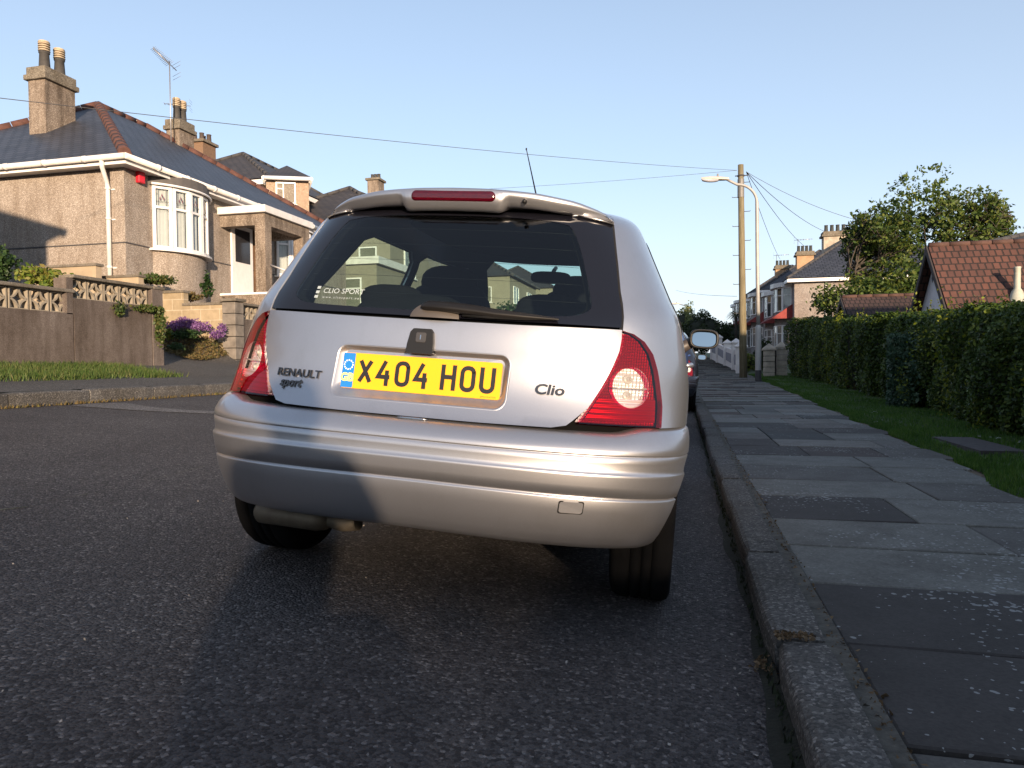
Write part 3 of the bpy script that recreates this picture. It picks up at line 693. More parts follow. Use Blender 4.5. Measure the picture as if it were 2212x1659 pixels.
# door mirrors
def mirror_unit(sg):
    mo = MB(); c = cpy(1521, 732, 2.62) if sg > 0 else None
    X = abs(c.x) if c is not None else .84; Z = c.z if c is not None else .95
    return X, Z
mc = cpy(1521, 732, 2.55)
for sg in (1, -1):
    X, Z, Y = mc.x, mc.z, 2.55; W_, H_ = .083, .056
    def ring(s1, y, zz=0): return [Vector((sg*(X+a*s1*W_), y, Z+zz+b*s1*H_)) for a, b in [(copysign(abs(cos(t))**.62, cos(t)), copysign(abs(sin(t))**.62, sin(t))) for t in [2*pi*k/28 for k in range(28)]]]
    mo = MB(); R_ = [ring(.83, Y+.004), ring(.86, Y-.004), ring(1.0, Y-.006), ring(1.04, Y+.01), ring(1.02, Y+.05), ring(.85, Y+.095), ring(.4, Y+.12), ring(.05, Y+.125)]
    mo.grid([r_+[r_[0]] for r_ in R_]); mob = mo.build('door_mirror', BLACKPL, car)
    mg = MB(); mg.face([p+Vector((0, .012+(p.z-Z)*.20-.010, 0)) for p in ring(.83, Y+.004)]); mg.build('mirror_glass', plain('mirror_silver', (.40, .46, .48), .02, 1., var=.01), mob)
    ar = MB(); a0 = SP(sg*invY(2.60, .90), .90, -.005); a0 = Vector((a0.x, 2.6, .885))
    ar.tube([a0, a0*.5+Vector((sg*(X-.07), Y+.05, Z-.02))*.5, Vector((sg*(X-.06), Y+.05, Z-.015))], [.05, .035, .032], 10)
    ar.build('mirror_arm', plain('brown_black_plastic', (.045, .036, .032), .5), mob)
# wheels
def wheel(parent, x, y, sg, R=.288, W=.195, tyre=RUBBER):
    t = MB(); xo = x; prof_ = [(R*.66, 0), (R*.70, .004), (R*.90, .0), (R*.965, .008), (R*.992, .022), (R, .04), (R, .058), (R-.007, .060), (R-.007, .066), (R, .068), (R, .090), (R-.007, .092), (R-.007, .100), (R, .102), (R, .125), (R-.007, .127), (R-.007, .133), (R, .135), (R, W-.04), (R*.992, W-.022), (R*.965, W-.008), (R*.9, W), (R*.66, W)]
    t.lathe([(r_, -sg*h) for r_, h in prof_], (x, y, R), 44, axis='x'); w_ = t.build('wheel', [tyre], parent)
    rm_ = MB(); rm_.lathe([(R*.67, -sg*.005), (R*.62, -sg*.02), (R*.60, -sg*.09), (.001, -sg*.09)], (x, y, R), 32, axis='x')
    for k in range(5):
        a = 2*pi*k/5; rm_.tube([Vector((x-sg*.045, y+r_*cos(a), R+r_*sin(a))) for r_ in (.02, .10, R*.62)], [.035, .022, .026], 6)
    rm_.build('rim', ALLOY, w_)
    return w_
for sg in (1, -1):
    wheel(car, sg*.765, YA, sg); wheel(car, sg*.752, 3.09, sg)
# underside, silencer
ub = MB(); ub.box(-.57, .57, .30, 3.5, .30, .34); ub.box(-.70, .70, 1.05, 2.7, .2, .26); ub.tube([(-.6, YA, .26), (.6, YA, .26)], .04, 10)
for sg in (1, -1):
    ub.box(sg*.56, sg*.58, .27, 1.0, .25, .7)
ub.build('underbody', DARKIN, car)
for sg in (1, -1):
    wl = MB(); P = arc_pts(YA, ZA, RA+.01, -5, 185, 14); wl.grid([[Vector((sg*xx, a, b)) for xx in (.57, .685)] for a, b in P]); wl.build('wheel_arch_liner', DARKIN, car)
sc_ = cpy(635, 1108, .38); ex = MB()
ex.lathe([(.001, -.13), (.04, -.125), (.052, -.11), (.054, .10), (.048, .13), (.03, .15), (.001, .16)], (sc_.x, .38, sc_.z), 20, axis='x', M=Matrix.Diagonal((1, 1.4, .9)))
ex.build('silencer', EXH, car)
s2 = cpy(745, 1126, .36); ex = MB(); ex.tube([(sc_.x+.12, .38, sc_.z), (s2.x-.07, .37, s2.z+.0), (s2.x+.0, .35, s2.z-.004), (s2.x+.06, .34, s2.z+.006)], [.026, .028, .030, .026], 12); ex.build('tail_pipe', EXH, car)
# cabin
cb = MB(); cb.box(-.66, .66, .7, 2.8, .30, .36); cb.box(-.60, .60, .30, .72, .60, .64); inter = cb.build('cabin_floor', DARKIN, car)
cb = MB(); cb.grid([[Vector((-.60+1.2*i/8, .27+.5*j/4, .885+.01*j)) for i in range(9)] for j in range(5)]); cb.build('parcel_shelf', DARKCLOTH, car)
def blob(mb, c, rx, ry, rz, n=3.2, seg=20):
    G = []
    for j in range(11):
        ph = -pi/2+pi*j/10; row = []
        for i in range(seg+1):
            t = 2*pi*i/seg; f = lambda v: copysign(abs(v)**(2/n), v)
            row.append(Vector((c[0]+rx*f(cos(ph))*f(cos(t)), c[1]+ry*f(cos(ph))*f(sin(t)), c[2]+rz*f(sin(ph)))))
        G.append(row)
    mb.grid(G)
rs = MB(); blob(rs, (-.32, .86, .72), .30, .09, .30); blob(rs, (.32, .86, .72), .30, .09, .30); rso = rs.build('rear_seat', DARKCLOTH, car)
for px, py in ((848, 616), (1190, 638)):
    c = cpy(px, py, .86); h = MB(); blob(h, (c.x, .86, c.z-.055), .135, .05, .058, 2.6); h.build('headrest', DARKCLOTH, rso)
for px, py, px2 in ((975, 578, 0), (1262, 600, 0)):
    c = cpy(px, py, 1.75); fs = MB(); blob(fs, (c.x, 1.75, .80), .245, .10, .36, 3.4); so_ = fs.build('front_seat', DARKCLOTH, car)
    h = MB(); blob(h, (c.x, 1.73, c.z-.085), .155, .055, .092, 2.5); h.build('headrest', DARKCLOTH, so_)
ds_ = MB(); ds_.grid([[Vector((-.68+1.36*i/8, y_, z_)) for i in range(9)] for y_, z_ in ((2.35, .6), (2.33, .86), (2.42, .92), (2.9, .90))]); ds_.build('dashboard', DARKCLOTH, car)
stw = MB(); stw.tube([Vector((.34+.18*cos(a), 2.18+.06*sin(a), .90+.17*sin(a))) for a in [2*pi*k/28 for k in range(28)]], .014, 8, closed=True); stw.build('steering_wheel', BLACKPL, car)
im = MB(); c = cpy(1189, 600, 2.20); blob(im, (c.x, 2.20, c.z), .118, .018, .036, 3.2); im.tube([c, c+Vector((.01, .05, .05)), c+Vector((.01, .10, .07))], .012, 6); im.build('rear_view_mirror', BLACKPL, car)
ad_ = MB(); c2 = cpy(1238, 636, 2.2)
# tax disc holders and pillars trim
hl = MB()
G = []
for j in range(8):
    t = 1-j/8*1.0; G.append([ (lambda q: Vector((q.x, q.y, 1.345+.035*(1-t**2))))(ctr+(SP(u_, 1.36, -.03)-ctr)*t) for u_ in us])
hl.grid(G); hl.build('headliner', DARKCLOTH, car)
# ============================================================ GROUND
ASPH = speckle('asphalt', (.036, .033, .035), (.080, .074, .075), (.19, .178, .175), 115, .85, 1.0, .009, (.68, .66, .67), big=.8, pos=(.25, .55, .88))
PATHA = speckle('footpath_asphalt', (.045, .042, .040), (.085, .078, .072), (.2, .19, .17), 110, .9, .6, .003, (.75, .72, .68))
KERBM = speckle('kerb_concrete', (.058, .056, .055), (.10, .096, .092), (.22, .21, .2), 130, .9, .6, .003, (.66, .63, .58), big=2.2)
EARTH = plain('dry_earth', (.10, .075, .05), .95, var=.4, scale=14, bmp=.8, bscale=60)
MOSS_SHADE = plain('gutter_moss_shade', (.009, .011, .007), .95, var=.5, scale=30, bmp=.8, bscale=90)  # moss and the shadow line at the kerb foot, in one near-black colour
TURF = plain('turf_soil', (.030, .050, .014), .95, var=.4, scale=5, bmp=.6, bscale=60)
def strip(name, sec, ys, mat, kind='structure', extra=None, jit=None):
    """sec(y) -> list of (x, z) across; swept along the street"""
    mb = MB(); G = []
    for y in ys: G.append([Vector((x, y, z)) for x, z in sec(y)])
    mb.grid(G); o = mb.build(name, mat, out=(0, 10, -500)); 
    if kind: o['kind'] = kind
    return o
KL, KLZ = -5.93, .4625
YS = [-14+2*k for k in range(60)]+[110+8*k for k in range(14)]
road = strip('road', lambda y: [(KL-.02, KLZ+gz(y)), (-3, .234+gz(y)), (0, gz(y)), (.24, -.019+gz(y)), (.30, -.022+gz(y))], YS, ASPH)
gr_ = strip('ground', lambda y: [(-400, -.3+gz(y)), (-40, -.2+gz(y)), (0, -.35+gz(y)), (40, -.2+gz(y)), (400, -.3+gz(y))], [-150, -60, -14]+YS[1:]+[300, 600, 1200], TURF)
def kerbs(name, x0, x1, ztop, zf, y0, y1, skip_y, mat, L=.915, r=.022, side=1):
    """kerb stones end to end: rounded nose, thin joints, each a hair out of line"""
    mb = MB(); y = y0; k = 0
    while y < y1:
        j = random.uniform(-.006, .006); zj = random.uniform(-.005, .005); e = .007; zz = ztop+zj+gz(y+.45)
        pr = [(x0+j, zf+gz(y)), (x0+j, zz-r), (x0+j+side*r*.3, zz-r*.35), (x0+j+side*r, zz), (x1, zz+.002), (x1, zf+gz(y))]
        for a in (y+e, y+L-e): pass
        n = len(pr); ny = 7; G = []
        for q in range(ny+1):
            yy = y+e+(L-2*e)*q/ny; c = .011*(1 if q in (0, ny) else 0)
            G.append([Vector((x+side*c*(i < 3)+random.uniform(-.0012, .0012), yy, z-c*(0 < i < n-1)+random.uniform(-.0012, .0012)*(0 < i < n-1))) for i, (x, z) in enumerate(pr)])
        mb.grid(G, smooth=False); mb.face(G[0]); mb.face(G[-1]); y += L; k += 1
    o = mb.build(name, mat); o['kind'] = 'structure'; return o
kerbs('right_kerb', .235, .368, .085, -.05, -4.405, 70, 0, KERBM)
kerbs('left_kerb', KL, KL-.13, .605, .40, -3, 80, 0, KERBM, side=-1)
mo = strip('gutter', lambda y: [(.198+.012*sin(y*3.1)+.008*sin(y*11), -.0135+gz(y)), (.215, -.008+gz(y)), (.24, .002+gz(y))], [-3+.07*k for k in range(700)], MOSS_SHADE)
jb = strip('kerb_backing', lambda y: [(.36, .055+gz(y)), (.425, .06+gz(y))], YS[:-10], plain('joint_mortar', (.07, .065, .055), .95, var=.5, scale=20, bmp=1., bscale=70))
# paving: rows of slabs of two sizes laid in courses, with the dark and pale ones of the photo
def slabmat():
    m, nt, b = newmat('paving_slabs'); v = coords(nt); a = nt.nodes.new('ShaderNodeAttribute'); a.attribute_name = 'tone'
    f = noise(nt, v, 90, 3); c = mixc(nt, 1., a.outputs['Color'], ramp(nt, f, [(.3, (.7, .7, .7)), (.7, (1.2, 1.2, 1.2))]), 'MULTIPLY')
    f2 = noise(nt, v, 4, 8, .72); c = mixc(nt, 1., c, ramp(nt, f2, [(.32, (.62, .60, .57)), (.6, (1.05, 1.06, 1.04))]), 'MULTIPLY')
    # lichen: pale blotches, thick in places
    vo = N(nt, 'ShaderNodeTexVoronoi', Scale=46); nz = nt.nodes.new('ShaderNodeTexNoise'); nz.inputs['Scale'].default_value = 30; nt.links.new(v, nz.inputs['Vector'])
    vv = nt.nodes.new('ShaderNodeVectorMath'); vv.operation = 'MULTIPLY_ADD'; nt.links.new(nz.outputs['Color'], vv.inputs[0]); vv.inputs[1].default_value = (.035, .035, 0); nt.links.new(v, vv.inputs[2]); nt.links.new(vv.outputs[0], vo.inputs['Vector'])
    sp = nt.nodes.new('ShaderNodeSeparateColor'); nt.links.new(vo.outputs['Color'], sp.inputs[0])
    den = noise(nt, v, 1.3, 4); 
    th = nt.nodes.new('ShaderNodeMath'); th.operation = 'MULTIPLY_ADD'; nt.links.new(den, th.inputs[0]); th.inputs[1].default_value = 1.9; th.inputs[2].default_value = -.90
    rr = nt.nodes.new('ShaderNodeMath'); rr.operation = 'MULTIPLY_ADD'; nt.links.new(sp.outputs[0], rr.inputs[0]); rr.inputs[1].default_value = .55; nt.links.new(th.outputs[0], rr.inputs[2])
    r2 = nt.nodes.new('ShaderNodeMath'); r2.operation = 'SUBTRACT'; nt.links.new(rr.outputs[0], r2.inputs[0]); r2.inputs[1].default_value = .30
    lt = nt.nodes.new('ShaderNodeMath'); lt.operation = 'LESS_THAN'; nt.links.new(vo.outputs['Distance'], lt.inputs[0]); nt.links.new(r2.outputs[0], lt.inputs[1])
    mm = nt.nodes.new('ShaderNodeMath'); mm.operation = 'MULTIPLY'; nt.links.new(lt.outputs[0], mm.inputs[0]); mm.inputs[1].default_value = .75
    c = mixc(nt, mm.outputs[0], c, (.26, .27, .27)); nt.links.new(c, b.inputs['Base Color']); b.inputs['Roughness'].default_value = .85
    bump(nt, noise(nt, v, 140, 3), b, .5, .002); return m
SLAB = slabmat(); PZ = .050
pm = MB(); tones = []; DK, MD, PL = (.036, .031, .030), (.084, .079, .075), (.122, .120, .112)
rows = {}  # near rows as photographed: list of (width, tone)
yrow = 1.52-.6*6; r = 0
def slab(x0, x1, y0, y1, tn):
    if x1-x0 < .04: return
    g = .005; dz = random.uniform(-.003, .003); tl = random.uniform(-.004, .004); z = [PZ+gz((y0+y1)/2)+dz+s*tl for s in (-1, 1)]
    jj = lambda: random.uniform(-.0035, .0035); P = [(x0+g+jj(), y0+g+jj()), (x1-g+jj(), y0+g+jj()), (x1-g+jj(), y1-g+jj()), (x0+g+jj(), y1-g+jj())]; Z = [z[0], z[1], z[1], z[0]]
    i = len(pm.v); e = .006
    inner = [(P[0][0]+e, P[0][1]+e), (P[1][0]-e, P[1][1]+e), (P[2][0]-e, P[2][1]-e), (P[3][0]+e, P[3][1]-e)]
    pm.face([(a, b, c) for (a, b), c in zip(inner, Z)]); tones.append(tn)
    for k in range(4):
        j = (k+1) % 4
        pm.face([(*P[k], Z[k]-.004), (*P[j], Z[j]-.004), (*inner[j], Z[j]), (*inner[k], Z[k])]); tones.append(tn)
        pm.face([(*P[k], Z[k]-.03), (*P[j], Z[j]-.03), (*P[j], Z[j]-.004), (*P[k], Z[k]-.004)]); tones.append(tn)
def edge_x(y): return np.interp(y, [-5, 4.65, 6.47, 10.4, 16.4, 24, 45], [1.75, 1.93, 2.11, 2.3, 2.56, 2.6, 2.9])+.035*sin(y*2.3)+.03*sin(y*5.9+1)
near = {1.60: [(.62, PL), (.62, PL), (.6, PL)], 2.17: [(.9, DK), (.6, DK)], 2.73: [(.75, DK), (.62, PL)], 3.25: [(.62, MD), (.9, MD)]}
ys_ = [-3.9+.57*k for k in range(9)]; ys_ = [y for y in ys_ if y < 1.0]+[1.0, 1.52, 2.06, 2.62, 3.15, 3.68, 4.32, 4.92, 5.6, 6.2, 6.9, 7.5, 8.25, 8.85]
y = 9.6
while y < 62: ys_.append(y); y += random.choice([.6, .6, .75, .9])
plan_ = {1.0: [(.9, MD, .0), (.9, PL, .0)], 1.52: [(.95, DK), (.9, DK)], 2.06: [(1.35, DK), (.62, PL)], 2.62: [(.92, PL), (.62, PL), (.5, MD)], 3.15: [(.86, PL), (.9, MD)], 3.68: [(.66, DK), (.92, PL), (.6, DK)], 4.32: [(.95, PL), (.9, MD)], 4.92: [(.9, MD), (.9, PL)], 5.6: [(.92, PL), (.9, PL)]}
for a, b in zip(ys_, ys_[1:]):
    x = .425; ex = edge_x((a+b)/2)-.06; q = plan_.get(a)
    if q: L = [(t[0], t[1]) for t in q]
    else:
        L = [(random.choice([.45, .6, .9]), None)]
    k = 0
    while x < ex:
        if k < len(L): wd, tn = L[k]
        else: wd, tn = random.choice([.6, .9]), None
        if tn is None:
            f = random.random()*.95; base = DK if f < .2 else (MD if f < .6 else PL); s = random.uniform(.85, 1.15); h = random.uniform(-.006, .012); tn = (base[0]*s+h, base[1]*s, base[2]*s-h*.3)
        x1 = min(x+wd, ex) if ex-(x+wd) > .2 else ex
        slab(x, x1, a, b, tn); x = x1; k += 1
pv = pm.build('pavement', SLAB, recalc=False); pv['kind'] = 'structure'
at = pv.data.color_attributes.new('tone', 'FLOAT_COLOR', 'CORNER'); k = 0; buf = []
for p, t in zip(pv.data.polygons, tones): buf += [*t, 1.]*p.loop_total
at.data.foreach_set('color', buf)
strip('paving_bed', lambda y: [(.40, PZ-.012+gz(y)), (edge_x(y)-.02, PZ-.012+gz(y)), (edge_x(y)+.1, PZ-.03+gz(y))], [-4+.25*k for k in range(280)], EARTH)
# verge on the right: soil sheet plus blades
def hedge_x(y): return np.interp(y, [-16, 0, 7.1, 10.2, 22.8, 27.5], [2.3, 2.55, 2.93, 3.36, 4.05, 4.3])
def verge_z(x, y): t = (x-edge_x(y)); return .052+gz(y)+.05*max(0, min(1, t/.15))+.012*sin(x*5+y*2)
strip('verge_soil', lambda y: [(edge_x(y)-.03+.09*k+(.0 if k < 5 else (k-5)*.35), verge_z(edge_x(y)+.09*k, y)-.012) for k in range(12)], [-4+.3*k for k in range(240)], TURF)
GRASS = leafmat('grass_blades', [(.026, .07, .010), (.045, .11, .014), (.075, .15, .024), (.12, .17, .04)], .6, .3)
def blades(name, P, hgt, mat, wid=.004, lean=.5, kind='stuff'):
    P = np.asarray(P); n = len(P); a = rng.uniform(0, 2*pi, n); h = hgt*rng.uniform(.4, 1.3, n); d = np.stack([np.cos(a), np.sin(a), np.zeros(n)], 1)
    b = rng.uniform(0, 2*pi, n); l = np.stack([np.cos(b), np.sin(b), np.zeros(n)], 1)*(h*lean*rng.uniform(0, 1, n))[:, None]; w_ = wid*rng.uniform(.6, 1.5, n)[:, None]
    V = np.stack([P-d*w_, P+d*w_, P+l+np.stack([0*h, 0*h, h], 1)], 1).reshape(-1, 3)
    me = bpy.data.meshes.new(name); me.vertices.add(3*n); me.vertices.foreach_set('co', V.ravel()); me.loops.add(3*n); me.loops.foreach_set('vertex_index', np.arange(3*n)); me.polygons.add(n)
    me.polygons.foreach_set('loop_start', np.arange(0, 3*n, 3)); me.polygons.foreach_set('loop_total', np.full(n, 3)); me.update(calc_edges=True); me.validate(); me.materials.append(mat)
    o = bpy.data.objects.new(name, me); COL.objects.link(o)
    if kind: tag(o, kind=kind)
    return o
P = []
for _ in range(100000):
    y = 1.6+28*random.random()**1.6; x = edge_x(y)+(hedge_x(y)+.1-edge_x(y))*random.random()
    if random.random() < .35: x = edge_x(y)+random.uniform(-.05, .12)
    if 6.2 < y < 7.4 and 2.25 < x < 2.62: continue
    P.append((x, y, verge_z(x, y)-.015))
tag(blades('verge_grass', P, .045, GRASS, .004), 'short dark green grass on the strip between paving and hedge', 'grass')
P = [(hedge_x(y)+random.uniform(-1.8, -.1)-.0, y, .3) for y in ()]
# buried paving slab in the grass, daisies
sb = MB(); sb.box(2.27, 2.60, 6.25, 7.35, .02, .112); tag(sb.build('stone_slab', plain('old_slab', (.050, .043, .045), .9, var=.4, scale=18)), 'brown stone cover sunk in the grass verge near the hedge', 'slab')
dz_ = MB()
for cx, cy in ((2.55, 7.0), (2.62, 6.9), (2.2, 5.3), (2.24, 5.1), (2.5, 5.0), (2.7, 6.6), (2.3, 9.4), (2.5, 10.4), (2.45, 10.2)):
    for _ in range(3):
        x, y_ = cx+random.uniform(-.06, .06), cy+random.uniform(-.06, .06); z = verge_z(x, y_)+.04
        dz_.face([(x+.009*cos(2*pi*k/8), y_+.009*sin(2*pi*k/8), z) for k in range(8)])
tag(dz_.build('daisies', plain('petal_white', (.75, .75, .72), .7)), kind='stuff')
# left side: footpath, grass verge and rising ground
LPX = [(-6.06, .607), (-6.6, .635), (-7.35, .68)]
strip('left_footpath', lambda y: [(x, z+gz(y)) for x, z in LPX]+[(-7.5, .675+gz(y))], YS[:-8], PATHA)
def lz(x, y=0.):
    a = float(np.interp(-x, [7.3, 7.9, 8.7, 9.2, 11.2, 14, 40], [.67, .76, .90, 1.0, 2.35, 2.6, 3.2])); b = float(np.interp(-x, [7.3, 7.9, 8.7, 9.5, 11.2, 13.5, 16, 40], [.67, .76, .90, 1.05, 1.65, 2.4, 2.7, 3.2]))
    t = max(0, min(1, (y-13.02)/.1)); t2 = max(0, min(1, (9.9-y)/.3)); c = max(t, t2)
    if y > 12.2: b += .35*min(1, (y-12.2)/.7)*max(0, min(1, (-x-8.8)/.5))
    return a*c+b*(1-c)
GXS = [-7.3, -7.6, -7.9, -8.3, -8.7, -9.0, -9.4, -9.8, -10.3, -10.8, -11.3, -12, -13, -14, -16, -20, -30, -40]
mb = MB(); mb.grid([[Vector((x, y, lz(x, y)+gz(y))) for x in GXS] for y in [-14, -6, 0, 5, 8, 9.4, 9.6, 9.75, 9.9]+[10+.2*k for k in range(15)]+[13.0, 13.04, 13.08, 13.13, 14, 16, 20, 26, 34, 50, 70, 90]])
o = mb.build('left_ground', PATHA, out=(0, 10, -500)); o['kind'] = 'structure'
LGR = leafmat('left_grass', [(.035, .07, .012), (.06, .11, .02), (.11, .14, .04), (.16, .14, .06)], .6, .3)
P = []
for _ in range(26000):
    y = random.uniform(4.6, 9.6); x = random.uniform(-8.62, -7.33)
    if y > 8.9 and random.random() < (y-8.9)*1.4: continue
    if x > -7.42-.12*sin(y*4) and random.random() < .7: continue
    P.append((x, y, lz(x)-.01))
tag(blades('roadside_grass', P, .085, LGR, .006, .7), 'yellow green tufted grass below the patterned garden wall', 'grass')
P = []
for _ in range(5000):
    y = random.uniform(-2, 40); P.append((KL+random.uniform(-.0, .05), y, KLZ+.0+gz(y)))
tag(blades('kerb_weeds', P, .035, leafmat('dry_weeds', [(.10, .07, .03), (.16, .11, .04), (.12, .12, .03)], .8, .2), .006, .9), kind='stuff')
P = [(.215+.02*random.random(), -1+30*random.random()**1.5, -.008) for _ in range(2500)]
tag(blades('gutter_weeds', P, .02, plain('dark_moss_blades', (.015, .022, .008), .9), .005, .9), kind='stuff')
# pale trench scar in the road surface and moss line
sc = MB(); TR_ = [at_z(*p, 0) for p in ()]
def rz(x): return -.078*x
def onroad(u, v): d = ray(u, v); t = (-.078*CAM.x-CAM.z)/(d.z+.078*d.x); return CAM+d*t
pts = [(150, 877), (250, 884), (330, 889), (420, 893), (480, 895), (490, 890), (400, 886), (330, 880), (270, 871), (200, 872)]
sc.face([onroad(*p)+Vector((0, 0, .004)) for p in pts]); o = sc.build('road_patch', speckle('patch_asphalt', (.08, .075, .07), (.13, .12, .115), (.3, .28, .27), 100, .9, .6, .003)); o['kind'] = 'structure'
sc = MB(); ln = [(0, 1103), (60, 1096), (130, 1078), (190, 1068), (260, 1054), (320, 1040), (390, 1022), (450, 1005), (500, 994)]
A = [onroad(*p)+Vector((0, 0, .004)) for p in ln]; sc.grid([[p+Vector((0, -.008+random.uniform(-.006, .004), 0)), p+Vector((0, .01+random.uniform(-.004, .006), 0))] for p in A]); o = sc.build('road_moss', plain('road_moss_green', (.075, .08, .035), .95, var=.6, scale=40)); o['kind'] = 'structure'

# grit, leaf crumbs and small stones lying in the gutter and along the joints
P = np.array([(random.choice([random.gauss(.17, .05), random.uniform(-3.5, .2)]), 1.0+9*random.random()**1.6, 0) for _ in range(420)]); P[:, 2] = -.078*P[:, 0]+.003
tag(leaves('road_grit', P, .0042, plain('pale_grit', (.26, .24, .22), .9, var=.5, scale=60), aspect=.8), kind='stuff')
P = np.array([(random.gauss(.415, .012), 1.0+9*random.random()**1.5, .058) for _ in range(700)]+[(.245+.10*random.random()**1.6, 2.0+random.gauss(0, .007)+.02*sin(_), .086) for _ in range(130)]+[(random.gauss(.215, .02), 2.0+random.gauss(0, .03), .0) for _ in range(60)])
tag(leaves('joint_debris', P, .008, leafmat('dead_leaf_crumbs', [(.06, .04, .02), (.14, .09, .05), (.22, .17, .11)], .9, .1)), kind='stuff')
# ============================================================ LEFT SIDE OF THE STREET
RENDER_ = speckle('pebbledash', (.235, .20, .17), (.35, .30, .258), (.52, .47, .42), 85, .95, 1., .008, (.86, .84, .82), big=.7, streak=.22)
RENDER2 = speckle('grey_pebbledash', (.19, .15, .12), (.28, .23, .185), (.45, .39, .33), 70, .95, .9, .010, (.74, .72, .70), big=.9, streak=.5)
SLATE = banded('blue_slate', (.050, .055, .072), (.034, .038, .052), (.008, .009, .012), 0, .19, .5, wl=.11, tile=.30)
SLATE2 = banded('brown_slate', (.055, .046, .042), (.040, .034, .033), (.010, .009, .009), 0, .19, .6, wl=.1, tile=.30)
RIDGE = plain('red_ridge_tile', (.085, .036, .027), .85, var=.3, scale=7, bmp=.3)
CONC = speckle('weathered_concrete', (.12, .105, .085), (.20, .175, .14), (.32, .29, .24), 70, .95, .6, .006, (.6, .57, .52), big=2.0)
POT = plain('dark_clay_pot', (.045, .042, .040), .8, var=.25, scale=8); COWL = plain('cowl_cream', (.42, .34, .24), .7, var=.2)
UPVC = plain('white_upvc', (.72, .70, .69), .35, var=.05); GUT = plain('white_gutter', (.62, .60, .58), .4, var=.12, scale=5); DGREY = plain('felt_dark', (.05, .048, .05), .9)
WOODBR = plain('dark_door_wood', (.10, .055, .03), .5, var=.3); REDBOX = plain('alarm_red', (.55, .015, .03), .4)
CURT = plain('net_curtain', (.50, .49, .47), .9, var=.05); ROOMD = plain('dark_room', (.025, .025, .03), .9)
WINGL = glassmat('window_glass', (.80, .84, .84), 1., 1.6); BLOCKM = None
GARDW = speckle('garden_wall_render', (.115, .095, .085), (.155, .13, .118), (.20, .17, .15), 140, .95, .35, .003, (.60, .56, .52), big=1.4, streak=.35)
def roofface(mb, pts, mat=0):
    """roof plane with uv: u along the eaves direction, v up the slope"""
    P = [Vector(p) for p in pts]; n = Vector((0, 0, 0))
    for i in range(1, len(P)-1): n += (P[i]-P[0]).cross(P[i+1]-P[0])
    n.normalize(); n = n if n.z > 0 else -n; h = Vector((0, 0, 1)).cross(n).normalized(); s = n.cross(h)
    mb.face(P, mat, uv=[((p.dot(h)), (p.dot(s))) for p in P])
